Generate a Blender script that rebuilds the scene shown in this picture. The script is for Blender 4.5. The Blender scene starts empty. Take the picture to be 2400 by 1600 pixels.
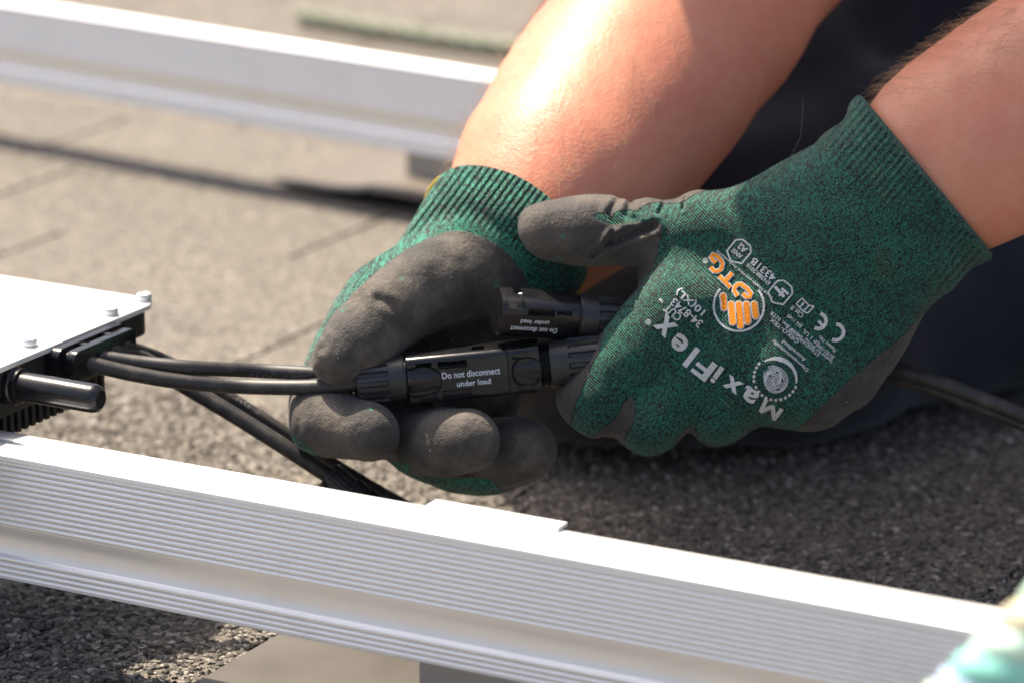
import bpy, bmesh, math, random
import numpy as np
from mathutils import Vector, Matrix
from mathutils.bvhtree import BVHTree

random.seed(7)
rng = np.random.default_rng(11)
scene = bpy.context.scene
COL = scene.collection

# ------------------------------------------------------------------ camera
FPX = 8470.0                       # focal length in pixels of the 2400 x 1600 photograph
PITCH = math.radians(16.1)
CAM = np.array([0.0, 0.0, 0.49])
FW = np.array([0.0, math.cos(PITCH), -math.sin(PITCH)])
RT = np.array([1.0, 0.0, 0.0])
UP = np.array([0.0, math.sin(PITCH), math.cos(PITCH)])
D0 = 1.38                          # distance of the work the hands do
S = D0 / FPX                       # metres per photo pixel at that distance

cam_data = bpy.data.cameras.new("camera")
cam_data.sensor_fit = 'HORIZONTAL'
cam_data.sensor_width = 22.3
cam_data.lens = FPX / 2400.0 * 22.3
cam_data.clip_start = 0.02
cam_data.clip_end = 200.0
cam_data.dof.use_dof = True
cam_data.dof.focus_distance = 1.328
cam_data.dof.aperture_fstop = 5.2
cam_data.dof.aperture_blades = 7
cam = bpy.data.objects.new("camera", cam_data)
COL.objects.link(cam)
cam.location = CAM
cam.rotation_euler = (math.radians(90) - PITCH, 0, 0)
scene.camera = cam

# ------------------------------------------------------------------ world and sun
SUN_EL = math.radians(63)
SUN_AZ = math.radians(-41)         # measured from +Y (straight behind the work) towards -X
SUN = np.array([math.sin(SUN_AZ) * math.cos(SUN_EL), math.cos(SUN_AZ) * math.cos(SUN_EL), math.sin(SUN_EL)])
world = bpy.data.worlds.new("World")
scene.world = world
world.use_nodes = True
wn = world.node_tree.nodes
wl = world.node_tree.links
bg = wn["Background"]
sky = wn.new("ShaderNodeTexSky")
sky.sky_type = 'NISHITA'
sky.sun_disc = False
sky.sun_elevation = SUN_EL
sky.sun_rotation = SUN_AZ
sky.altitude = 200
sky.air_density = 0.8
sky.ozone_density = 0.4
sky.dust_density = 6.0
wl.new(sky.outputs[0], bg.inputs[0])
bg.inputs[1].default_value = 0.10

sun_data = bpy.data.lights.new("sun", 'SUN')
sun_data.energy = 4.1
sun_data.angle = math.radians(0.53)
sun_data.color = (1.0, 0.885, 0.72)
sun = bpy.data.objects.new("sun", sun_data)
COL.objects.link(sun)
sun.rotation_euler = Vector(SUN).to_track_quat('Z', 'Y').to_euler()
sun.location = (0, 0, 5)

scene.view_settings.view_transform = 'Standard'
scene.view_settings.look = 'None'
scene.view_settings.gamma = 1.0
scene.view_settings.exposure = 1.22
scene.render.engine = 'CYCLES'
scene.cycles.use_denoising = True
scene.cycles.max_bounces = 8

# ------------------------------------------------------------------ small helpers
def P(x, y, d):
    """photo pixel and distance -> point in the world"""
    return CAM + (FW + RT * ((x - 1200) / FPX) - UP * ((y - 800) / FPX)) * d

def PZ(x, y, z):
    """photo pixel and depth (in pixels at the work's distance) behind the work plane"""
    return P(x, y, D0 + z * S)

def G(x, y, z=0.0):
    r = FW + RT * ((x - 1200) / FPX) - UP * ((y - 800) / FPX)
    return CAM + r * ((z - CAM[2]) / r[2])

def px_to_world(V):
    V = np.asarray(V, dtype=np.float64)
    d = D0 + V[:, 2] * S
    return CAM + (FW[None] + RT[None] * ((V[:, 0:1] - 1200) / FPX) - UP[None] * ((V[:, 1:2] - 800) / FPX)) * d[:, None]

ROT = math.radians(28.6)           # the rails run at this angle to the picture plane
RX = np.array([math.cos(ROT), -math.sin(ROT), 0.0])
RY = np.array([math.sin(ROT), math.cos(ROT), 0.0])

def L(x, y, z):
    """roof coordinates (x along the rails, y across) -> world"""
    return RX * x + RY * y + np.array([0, 0, z])

def hit_x(px, py, X):
    """where the view through a pixel meets the roof-coordinate plane x = X"""
    r = FW + RT * ((px - 1200) / FPX) - UP * ((py - 800) / FPX)
    return CAM + r * ((X - CAM @ RX) / (r @ RX))

def roofco(w):
    return np.array([w @ RX, w @ RY, w[2]])

def mesh_obj(name, verts, faces, mat=None, parent=None, smooth=True, link=True):
    me = bpy.data.meshes.new(name)
    me.from_pydata([tuple(map(float, v)) for v in verts], [], [tuple(map(int, f)) for f in faces])
    me.update()
    if smooth:
        me.polygons.foreach_set("use_smooth", [True] * len(me.polygons))
    ob = bpy.data.objects.new(name, me)
    if link:
        COL.objects.link(ob)
    if mat is not None:
        for m in (mat if isinstance(mat, (list, tuple)) else [mat]):
            me.materials.append(m)
    if parent is not None:
        ob.parent = parent
    return ob

def bm_obj(name, bm, mat=None, parent=None, smooth=False):
    me = bpy.data.meshes.new(name)
    bmesh.ops.recalc_face_normals(bm, faces=bm.faces)
    bm.to_mesh(me)
    bm.free()
    if smooth:
        me.polygons.foreach_set("use_smooth", [True] * len(me.polygons))
    ob = bpy.data.objects.new(name, me)
    COL.objects.link(ob)
    if mat is not None:
        me.materials.append(mat)
    if parent is not None:
        ob.parent = parent
    return ob

def empty(name, loc=(0, 0, 0)):
    o = bpy.data.objects.new(name, None)
    o.empty_display_size = 0.02
    COL.objects.link(o)
    o.location = [float(v) for v in loc]
    return o

def attach(child, parent):
    """parent while the child's mesh stays where it was written (world coordinates)"""
    child.parent = parent
    child.matrix_parent_inverse = Matrix.Translation(parent.location).inverted()

def tag(o, label=None, cat=None, group=None, kind=None):
    if label: o["label"] = label
    if cat: o["category"] = cat
    if group: o["group"] = group
    if kind: o["kind"] = kind
    return o

def autosmooth(ob, angle=35):
    me = ob.data
    me.polygons.foreach_set("use_smooth", [True] * len(me.polygons))
    bm = bmesh.new(); bm.from_mesh(me)
    for e in bm.edges:
        if len(e.link_faces) == 2:
            e.smooth = e.calc_face_angle(0) < math.radians(angle)
        else:
            e.smooth = False
    bm.to_mesh(me); bm.free()

def bevel_bm(bm, w, seg=2, ang=30):
    es = [e for e in bm.edges if len(e.link_faces) == 2 and e.calc_face_angle(0) > math.radians(ang)]
    if es:
        bmesh.ops.bevel(bm, geom=es, offset=w, segments=seg, affect='EDGES', profile=0.7, clamp_overlap=True)

def add_box(bm, c, e0, e1, e2, h):
    """box with centre c, axes e0 e1 e2, half sizes h"""
    c = np.asarray(c, float)
    vs = []
    for i in (-1, 1):
        for j in (-1, 1):
            for k in (-1, 1):
                vs.append(bm.verts.new(c + i * h[0] * e0 + j * h[1] * e1 + k * h[2] * e2))
    for f in ((0, 1, 3, 2), (4, 6, 7, 5), (0, 4, 5, 1), (2, 3, 7, 6), (0, 2, 6, 4), (1, 5, 7, 3)):
        bm.faces.new([vs[i] for i in f])

def frame_from(d, up=np.array([0, 0, 1.0])):
    d = d / np.linalg.norm(d)
    s = np.cross(d, up); s /= np.linalg.norm(s)
    u = np.cross(s, d)
    return d, s, u

def catmull(pts, n=12):
    pts = np.asarray(pts, float)
    Q = np.vstack([2 * pts[0] - pts[1], pts, 2 * pts[-1] - pts[-2]])
    out = []
    for i in range(1, len(Q) - 2):
        p0, p1, p2, p3 = Q[i - 1], Q[i], Q[i + 1], Q[i + 2]
        for t in np.linspace(0, 1, n, endpoint=False):
            out.append(0.5 * ((2 * p1) + (-p0 + p2) * t + (2 * p0 - 5 * p1 + 4 * p2 - p3) * t * t + (-p0 + 3 * p1 - 3 * p2 + p3) * t ** 3))
    out.append(Q[-2])
    return np.array(out)

def tube(path, radius, seg=16, cap=True, ripple=None):
    """verts, faces of a tube along a world-space path; radius scalar or list"""
    path = np.asarray(path, float)
    n = len(path)
    rad = np.full(n, radius) if np.isscalar(radius) else np.asarray(radius, float)
    tan = np.gradient(path, axis=0)
    tan /= np.linalg.norm(tan, axis=1)[:, None]
    ref = np.array([0, 0, 1.0]) if abs(tan[0][2]) < 0.9 else np.array([1.0, 0, 0])
    nrm = np.cross(tan[0], ref); nrm /= np.linalg.norm(nrm)
    V = []
    for i in range(n):
        nrm = nrm - tan[i] * (nrm @ tan[i]); nrm /= np.linalg.norm(nrm)
        b = np.cross(tan[i], nrm)
        for k in range(seg):
            a = 2 * math.pi * k / seg
            V.append(path[i] + (nrm * math.cos(a) + b * math.sin(a)) * rad[i])
    Fc = []
    for i in range(n - 1):
        for k in range(seg):
            k2 = (k + 1) % seg
            Fc.append((i * seg + k, i * seg + k2, (i + 1) * seg + k2, (i + 1) * seg + k))
    if cap:
        Fc.append(tuple(range(seg - 1, -1, -1)))
        Fc.append(tuple((n - 1) * seg + k for k in range(seg)))
    return V, Fc

def lathe(profile, origin, axis, seg=32, up=np.array([0, 0, 1.0]), cap=True):
    """profile = [(t, r)] along axis"""
    d, s, u = frame_from(np.asarray(axis, float), up)
    V, Fc = [], []
    for t, r in profile:
        for k in range(seg):
            a = 2 * math.pi * k / seg
            V.append(origin + d * t + (s * math.cos(a) + u * math.sin(a)) * r)
    n = len(profile)
    for i in range(n - 1):
        for k in range(seg):
            k2 = (k + 1) % seg
            Fc.append((i * seg + k, i * seg + k2, (i + 1) * seg + k2, (i + 1) * seg + k))
    if cap:
        Fc.append(tuple(range(seg - 1, -1, -1)))
        Fc.append(tuple((n - 1) * seg + k for k in range(seg)))
    return V, Fc

# ------------------------------------------------------------------ materials
class NT:
    def __init__(self, name):
        self.m = bpy.data.materials.new(name)
        self.m.use_nodes = True
        self.t = self.m.node_tree
        self.b = self.t.nodes["Principled BSDF"]
    def n(self, kind, **kw):
        nd = self.t.nodes.new("ShaderNode" + kind)
        for k, v in kw.items():
            setattr(nd, k, v)
        return nd
    def l(self, a, b):
        self.t.links.new(a, b)
    def val(self, sock, v):
        if hasattr(v, "is_output"):
            self.l(v, sock)
        else:
            sock.default_value = v
    def math(self, op, a, b=0.0, clamp=False):
        nd = self.n("Math", operation=op, use_clamp=clamp)
        self.val(nd.inputs[0], a); self.val(nd.inputs[1], b)
        return nd.outputs[0]
    def mix(self, fac, a, b):
        nd = self.n("Mix", data_type='RGBA')
        self.val(nd.inputs[0], fac)
        self.val(nd.inputs[6], a if hasattr(a, "is_output") else (*a, 1))
        self.val(nd.inputs[7], b if hasattr(b, "is_output") else (*b, 1))
        return nd.outputs[2]
    def ramp(self, fac, lo, hi):
        nd = self.n("MapRange", clamp=True)
        self.l(fac, nd.inputs[0])
        nd.inputs[1].default_value = lo; nd.inputs[2].default_value = hi
        return nd.outputs[0]
    def noise(self, vec, scale, detail=3, rough=0.55, dims='3D'):
        nd = self.n("TexNoise", noise_dimensions=dims)
        if vec is not None:
            self.l(vec, nd.inputs["Vector"])
        nd.inputs["Scale"].default_value = scale
        nd.inputs["Detail"].default_value = detail
        nd.inputs["Roughness"].default_value = rough
        return nd.outputs[0]
    def pos(self):
        return self.n("NewGeometry").outputs["Position"]
    def bump(self, h, strength, dist, normal=None):
        nd = self.n("Bump")
        nd.inputs["Strength"].default_value = strength
        nd.inputs["Distance"].default_value = dist
        self.l(h, nd.inputs["Height"])
        if normal is not None:
            self.l(normal, nd.inputs["Normal"])
        self.l(nd.outputs[0], self.b.inputs["Normal"])
        return nd.outputs[0]
    def set(self, **kw):
        for k, v in kw.items():
            s = self.b.inputs[k.replace("_", " ")]
            if hasattr(v, "is_output"):
                self.l(v, s)
            elif isinstance(v, tuple) and len(v) == 3 and s.type == 'RGBA':
                s.default_value = (*v, 1)
            else:
                s.default_value = v
        return self

def mat_shingle():
    t = NT("mineral_granules")
    p = t.pos()
    v = t.n("TexVoronoi", feature='F1'); t.l(p, v.inputs["Vector"]); v.inputs["Scale"].default_value = 520
    sep = t.n("SeparateColor"); t.l(v.outputs["Color"], sep.inputs[0])
    a = t.mix(t.ramp(sep.outputs[0], 0.1, 0.95), (0.064, 0.059, 0.051), (0.206, 0.180, 0.146))
    light = t.ramp(sep.outputs[1], 0.90, 0.95)
    a = t.mix(light, a, (0.36, 0.335, 0.295))
    big = t.noise(p, 7, 4)
    a = t.mix(t.math('MULTIPLY', t.ramp(big, 0.35, 0.7), 0.35), a, (0.11, 0.10, 0.088))
    t.set(Base_Color=a, Roughness=0.8, Specular_IOR_Level=0.35)
    h = t.math('SUBTRACT', 1.0, v.outputs["Distance"])
    hn = t.math('ADD', h, t.math('MULTIPLY', t.noise(p, 900, 2), 0.5))
    t.bump(hn, 0.9, 0.0011)
    return t.m

def mat_granule_piece():
    t = NT("loose_granule")
    oi = t.n("Attribute", attribute_name="tone", attribute_type='GEOMETRY')
    a = t.mix(t.ramp(oi.outputs["Fac"], 0.0, 0.9), (0.034, 0.032, 0.030), (0.245, 0.216, 0.18))
    a = t.mix(t.ramp(oi.outputs["Fac"], 0.9, 0.98), a, (0.42, 0.39, 0.35))
    t.set(Base_Color=a, Roughness=0.7, Specular_IOR_Level=0.4)
    return t.m

def mat_simple(name, col, rough=0.5, metal=0.0, spec=0.5, bump_scale=None, bump_d=0.0002, var=0.0, vscale=60):
    t = NT(name)
    base = col
    p = t.pos()
    if var > 0:
        base = t.mix(t.ramp(t.noise(p, vscale, 4), 0.3, 0.7), tuple(c * (1 - var) for c in col), tuple(min(1, c * (1 + var)) for c in col))
    t.set(Base_Color=base, Roughness=rough, Metallic=metal, Specular_IOR_Level=spec)
    if bump_scale:
        t.bump(t.noise(p, bump_scale, 3), 0.5, bump_d)
    return t.m

def mat_alu(name="brushed_aluminium", rough=0.40, base=(0.88, 0.885, 0.89)):
    t = NT(name)
    tc = t.n("TexCoord")
    mp = t.n("Mapping"); t.l(tc.outputs["Object"], mp.inputs[0])
    mp.inputs["Scale"].default_value = (6, 900, 900)
    br = t.noise(mp.outputs[0], 1.0, 3)
    sm = t.noise(tc.outputs["Object"], 18, 5, 0.65)
    dirt = t.math('MULTIPLY', t.ramp(sm, 0.52, 0.78), 0.35)
    col = t.mix(dirt, base, tuple(c * 0.72 for c in base))
    t.set(Base_Color=col, Metallic=0.70, Roughness=t.math('ADD', t.math('MULTIPLY', br, 0.12), rough - 0.03))
    t.bump(br, 0.12, 0.0001)
    return t.m

def mat_plate():
    t = NT("dull_flashing_metal")
    p = t.pos()
    n1 = t.noise(p, 30, 5, 0.6)
    n2 = t.noise(p, 420, 3)
    c = t.mix(t.ramp(n1, 0.35, 0.7), (0.115, 0.103, 0.089), (0.082, 0.073, 0.063))
    c = t.mix(t.ramp(n2, 0.66, 0.72), c, (0.12, 0.10, 0.085))
    t.set(Base_Color=c, Metallic=0.55, Roughness=0.55)
    t.bump(n2, 0.15, 0.0002)
    return t.m

def mat_dark_plate():  # far plate: the shadow lying on it is put into this brown base colour
    t = NT("shade_brown_flashing")
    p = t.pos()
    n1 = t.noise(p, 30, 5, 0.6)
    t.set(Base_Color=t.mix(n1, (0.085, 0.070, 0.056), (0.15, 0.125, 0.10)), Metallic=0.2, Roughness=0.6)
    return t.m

def mat_black_plastic(name="black_plastic", rough=0.23, col=(0.008, 0.008, 0.0095), dust=0.06):
    t = NT(name)
    p = t.pos()
    n1 = t.noise(p, 160, 5, 0.65)
    n2 = t.noise(p, 1400, 2)
    c = t.mix(t.math('MULTIPLY', t.ramp(n1, 0.5, 0.8), dust), col, (0.16, 0.14, 0.115))
    t.set(Base_Color=c, Roughness=t.math('ADD', t.math('MULTIPLY', n1, 0.2), rough - 0.08), Specular_IOR_Level=0.5)
    t.bump(n2, 0.18, 0.00012)
    return t.m

def mat_skin():
    t = NT("sunburnt_skin")
    p = t.pos()
    n1 = t.noise(p, 26, 4, 0.6)
    n2 = t.noise(p, 160, 3, 0.6)
    vor = t.n("TexVoronoi"); t.l(p, vor.inputs["Vector"]); vor.inputs["Scale"].default_value = 75
    c = t.mix(t.ramp(n1, 0.35, 0.68), (0.69, 0.305, 0.190), (0.65, 0.245, 0.155))
    c = t.mix(t.math('MULTIPLY', t.ramp(n2, 0.45, 0.72), 0.38), c, (0.70, 0.36, 0.235))
    freck = t.math('MULTIPLY', t.math('LESS_THAN', vor.outputs["Distance"], 0.055), 0.4)
    c = t.mix(freck, c, (0.32, 0.11, 0.07))
    t.set(Base_Color=c, Roughness=0.43, Specular_IOR_Level=0.4, Subsurface_Weight=0.22, Subsurface_Scale=0.004)
    t.b.inputs["Subsurface Radius"].default_value = (1.0, 0.38, 0.22)
    fine = t.n("TexVoronoi"); t.l(p, fine.inputs["Vector"]); fine.inputs["Scale"].default_value = 900
    h = t.math('ADD', t.math('MULTIPLY', fine.outputs["Distance"], 0.6), t.math('MULTIPLY', n2, 1.0))
    h = t.math('ADD', h, t.math('MULTIPLY', t.noise(p, 700, 3, 0.7), 0.9))
    t.bump(h, 0.42, 0.00045)
    return t.m

def mat_glove(name, dust=0.5, rib_period=2.6, sun_gain=1.0):
    """knit back with a dipped foam palm; 'coat' (signed px), 'kuv' (mm), 'cuff' (0..1) come from the mesh"""
    t = NT(name)
    p = t.pos()
    A = lambda nm: t.n("Attribute", attribute_name=nm, attribute_type='GEOMETRY')
    kuv = A("kuv").outputs["Vector"]
    coat = A("coat").outputs["Fac"]
    cuff = A("cuff").outputs["Fac"]
    sp = t.n("SeparateXYZ"); t.l(kuv, sp.inputs[0])
    u, v = sp.outputs[0], sp.outputs[1]
    # knit courses
    row = t.math('DIVIDE', v, 0.86)
    wob = t.math('MULTIPLY', t.noise(kuv, 0.12, 2), 2.2)
    row = t.math('ADD', row, wob)
    ri = t.math('FLOOR', row)
    fr = t.math('FRACT', row)
    cb = t.n("CombineXYZ")
    t.l(t.math('ADD', t.math('MULTIPLY', u, 1.45), t.math('MULTIPLY', ri, 3.37)), cb.inputs[0])
    t.l(t.math('MULTIPLY', ri, 11.7), cb.inputs[1])
    dash = t.noise(cb.outputs[0], 1.0, 1.5, 0.6, '2D')
    big = t.noise(kuv, 0.045, 3)
    sel = t.ramp(t.math('ADD', dash, t.math('MULTIPLY', t.math('SUBTRACT', big, 0.5), 0.22)), 0.40, 0.58)
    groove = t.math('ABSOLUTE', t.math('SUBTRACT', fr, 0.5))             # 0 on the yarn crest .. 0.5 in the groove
    # leaning stitch legs along each course
    st = t.math('FRACT', t.math('ADD', t.math('MULTIPLY', u, 1.1), t.math('MULTIPLY', fr, 0.55)))
    stg = t.math('ABSOLUTE', t.math('SUBTRACT', st, 0.5))
    green = t.mix(t.noise(kuv, 0.5, 2), tuple(c * sun_gain for c in (0.010, 0.135, 0.088)), tuple(c * sun_gain for c in (0.034, 0.235, 0.155)))  # yarn gain: sunlight on the left cuff is put into the green
    green = t.mix(t.ramp(t.noise(p, 70, 3), 0.58, 0.8), green, (0.10, 0.15, 0.075))
    dark = t.mix(t.noise(kuv, 0.9, 1), (0.005, 0.010, 0.010), (0.007, 0.020, 0.018))
    rw = t.n('TexWhiteNoise', noise_dimensions='1D'); t.l(ri, rw.inputs['W'])
    green = t.mix(t.math('MULTIPLY', rw.outputs['Value'], 0.45), green, (0.004, 0.05, 0.036))
    knit = t.mix(sel, dark, green)
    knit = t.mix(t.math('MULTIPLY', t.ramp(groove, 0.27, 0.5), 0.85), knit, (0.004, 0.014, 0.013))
    # foam coat
    n1 = t.noise(p, 55, 5, 0.62)
    n2 = t.noise(p, 900, 3, 0.7)
    n3 = t.noise(p, 2300, 2, 0.6)
    base = t.mix(n2, (0.022, 0.0205, 0.0192), (0.056, 0.0505, 0.0455))
    dm = t.math('MULTIPLY', t.ramp(t.math('ADD', n1, t.math('MULTIPLY', t.math('SUBTRACT', n3, 0.5), 0.5)), 0.42, 0.72), dust)
    foam = t.mix(dm, base, (0.205, 0.170, 0.132))
    edge = t.math('ADD', coat, t.math('MULTIPLY', t.math('SUBTRACT', t.noise(p, 700, 2), 0.5), 9.0))
    m = t.ramp(edge, -1.2, 1.2)
    grit = t.n('TexVoronoi'); t.l(p, grit.inputs['Vector']); grit.inputs['Scale'].default_value = 260
    gs = t.n('SeparateColor'); t.l(grit.outputs['Color'], gs.inputs[0])
    gm = t.math('MULTIPLY', t.math('LESS_THAN', grit.outputs['Distance'], 0.09), t.math('GREATER_THAN', gs.outputs[0], 0.90))
    foam = t.mix(gm, foam, (0.42, 0.38, 0.32))
    pick = t.math('MULTIPLY', t.math('GREATER_THAN', t.noise(p, 130, 1, 0.3), 0.765), t.math('GREATER_THAN', n2, 0.55))
    col = t.mix(m, knit, t.mix(pick, foam, (0.02, 0.18, 0.11)))
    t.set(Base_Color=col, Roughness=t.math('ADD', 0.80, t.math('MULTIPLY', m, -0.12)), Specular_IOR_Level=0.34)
    t.b.inputs["Sheen Weight"].default_value = 0.12
    t.b.inputs["Sheen Roughness"].default_value = 0.5
    # relief
    rib = t.math('SINE', t.math('MULTIPLY', u, 2 * math.pi / rib_period))
    hk = t.math('ADD', t.math('MULTIPLY', groove, -1.0), t.math('MULTIPLY', stg, -0.45))
    hk = t.math('ADD', hk, t.math('MULTIPLY', t.math('MULTIPLY', rib, cuff), 0.9))
    hf = t.math('ADD', t.math('MULTIPLY', n2, 0.55), t.math('MULTIPLY', n3, 0.35))
    hf = t.math('ADD', hf, t.math('MULTIPLY', groove, -0.30))
    hf = t.math('ADD', hf, t.math('MULTIPLY', t.noise(p, 210, 4, 0.6), 1.5))
    hm = t.n("Mix", data_type='FLOAT')
    t.l(m, hm.inputs[0]); t.l(hk, hm.inputs[2]); t.l(hf, hm.inputs[3])
    h = t.math('ADD', hm.outputs[0], t.math('MULTIPLY', m, 0.9))
    t.bump(h, 1.0, 0.0006)
    return t.m

def mat_cloth(name, c0, c1):
    t = NT(name)
    p = t.pos()
    n = t.noise(p, 24, 5, 0.6)
    w = t.noise(p, 1500, 2)
    t.set(Base_Color=t.mix(n, c0, c1), Roughness=0.9, Specular_IOR_Level=0.2)
    t.b.inputs["Sheen Weight"].default_value = 0.15
    t.bump(w, 0.4, 0.0006)
    return t.m

M = dict(
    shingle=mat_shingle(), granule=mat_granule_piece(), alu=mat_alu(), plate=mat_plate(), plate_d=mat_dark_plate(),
    post=mat_alu("mill_finish_bracket", 0.45, (0.36, 0.365, 0.38)),
    steel=mat_simple("zinc_screw", (0.72, 0.72, 0.71), 0.42, 0.6),
    lid=mat_simple("white_lid", (0.80, 0.80, 0.78), 0.38, 0.25, 0.5, 500, 0.00008, 0.03, 30),
    plastic=mat_black_plastic(), nut=mat_black_plastic("matt_black_plastic", 0.36, (0.024, 0.024, 0.026), 0.12),
    case=mat_black_plastic("cast_black_case", 0.5, (0.014, 0.014, 0.014), 0.12),
    cable=mat_black_plastic("cable_sheath", 0.46, (0.026, 0.024, 0.0235), 0.55),
    rubber=mat_simple("black_rubber", (0.01, 0.01, 0.01), 0.3),
    skin=mat_skin(), glove_r=mat_glove("knit_glove_cleaner", 0.42), glove_l=mat_glove("knit_glove_dusty_sunlit", 0.7, 2.4, 1.6),  # left glove: real dust on the foam, sunlight painted into the brighter yarn
    trouser=mat_cloth("navy_work_cloth", (0.010, 0.012, 0.020), (0.032, 0.036, 0.053)),
    pad=mat_cloth("grey_knee_cloth", (0.022, 0.022, 0.021), (0.038, 0.037, 0.035)),
    shirt=mat_cloth("black_shirt_cloth", (0.009, 0.009, 0.011), (0.015, 0.015, 0.018)),
    yellow=mat_simple("yellow_hem_yarn", (0.52, 0.36, 0.02), 0.85),
    hemg=mat_simple("green_hem_yarn", (0.008, 0.11, 0.075), 0.9, 0, 0.2, 1100, 0.0008, 0.7, 900),
    print_w=mat_simple("white_print", (0.56, 0.57, 0.57), 0.75, 0, 0.3, 1400, 0.0002, 0.14, 1300),
    print_o=mat_simple("orange_print", (0.78, 0.25, 0.014), 0.75, 0, 0.3, 1400, 0.0002, 0.10, 1300),
    print_p=mat_simple("pale_plastic_print", (0.62, 0.66, 0.74), 0.5),
    print_g=mat_simple("grey_cable_print", (0.16, 0.155, 0.15), 0.6),
    hair=mat_simple("arm_hair", (0.42, 0.27, 0.14), 0.45, 0, 0.5),
    headhair=mat_simple("brown_hair", (0.06, 0.035, 0.02), 0.6, 0, 0.4, 300, 0.002, 0.4, 200),
    rope_t=mat_simple("teal_rope_yarn", (0.28, 0.68, 0.59), 0.75, 0, 0.3, 800, 0.0006, 0.3, 250),
    rope_m=mat_simple("mint_rope_yarn", (0.60, 0.84, 0.70), 0.75, 0, 0.3, 800, 0.0006, 0.2, 250),
    rope_c=mat_simple("cream_rope_yarn", (0.66, 0.60, 0.42), 0.75, 0, 0.3, 800, 0.0006, 0.2, 250),
    rope_b=mat_simple("blue_rope_yarn", (0.38, 0.48, 0.66), 0.75, 0, 0.3, 800, 0.0006, 0.2, 250),
    rope_g=mat_simple("faded_green_rope_yarn", (0.25, 0.27, 0.205), 0.85, 0, 0.3, 800, 0.0006, 0.3, 250),
    boot=mat_simple("black_boot_leather", (0.015, 0.014, 0.013), 0.55, 0, 0.4, 200, 0.0005),
)

# ------------------------------------------------------------------ implicit surfaces
def cone_d(p, a, b, ra, rb, zs=1.0):
    """distance to a tapered capsule; zs > 1 flattens it in depth"""
    a = np.asarray(a, np.float32); b = np.asarray(b, np.float32)
    q = p - a
    ba = b - a
    if zs != 1.0:
        q = q * np.array([1, 1, zs], np.float32); ba = ba * np.array([1, 1, zs], np.float32)
    t = np.clip((q @ ba) / float(ba @ ba), 0, 1)
    r = q - t[..., None] * ba
    return np.sqrt((r * r).sum(-1)) - (ra + t * (rb - ra))

def ell_d(p, c, rad, rotm=None):
    q = p - np.asarray(c, np.float32)
    if rotm is not None:
        q = q @ np.asarray(rotm, np.float32)
    rad = np.asarray(rad, np.float32)
    k0 = np.sqrt(((q / rad) ** 2).sum(-1))
    k1 = np.sqrt(((q / (rad * rad)) ** 2).sum(-1))
    return k0 * (k0 - 1) / np.maximum(k1, 1e-9)

def smin(a, b, k):
    h = np.clip(0.5 + 0.5 * (b - a) / k, 0, 1)
    return b * (1 - h) + a * h - k * h * (1 - h)

def smax(a, b, k):
    return -smin(-a, -b, k)

def chain(p, pts, k, zs=1.0):
    """pts = [(x, y, z, r)]"""
    d = None
    for a, b in zip(pts[:-1], pts[1:]):
        e = cone_d(p, a[:3], b[:3], a[3], b[3], zs)
        d = e if d is None else smin(d, e, k)
    return d

def poly_sd(x, y, poly):
    """signed distance to a closed polygon, negative inside"""
    x = x.astype(np.float32); y = y.astype(np.float32)
    best = np.full(x.shape, 1e18, np.float32)
    inside = np.zeros(x.shape, bool)
    n = len(poly)
    for i in range(n):
        x0, y0 = poly[i]; x1, y1 = poly[(i + 1) % n]
        dx, dy = x1 - x0, y1 - y0
        l2 = dx * dx + dy * dy
        if l2 < 1e-9: continue
        t = np.clip(((x - x0) * dx + (y - y0) * dy) / l2, 0, 1)
        ex = x - x0 - t * dx; ey = y - y0 - t * dy
        best = np.minimum(best, ex * ex + ey * ey)
        if dy != 0:
            c = ((y0 > y) != (y1 > y)) & (x < dx * (y - y0) / dy + x0)
            inside ^= c
    d = np.sqrt(best)
    return np.where(inside, -d, d)

def line_dist(p, pts):
    """distance from points to a polyline in 3-D"""
    best = None
    pts = [np.asarray(q, np.float32) for q in pts]
    for a, b in zip(pts[:-1], pts[1:]):
        q = p - a; ba = b - a
        t = np.clip((q @ ba) / float(ba @ ba), 0, 1)
        r = q - t[..., None] * ba
        d = (r * r).sum(-1)
        best = d if best is None else np.minimum(best, d)
    return np.sqrt(best)

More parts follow.
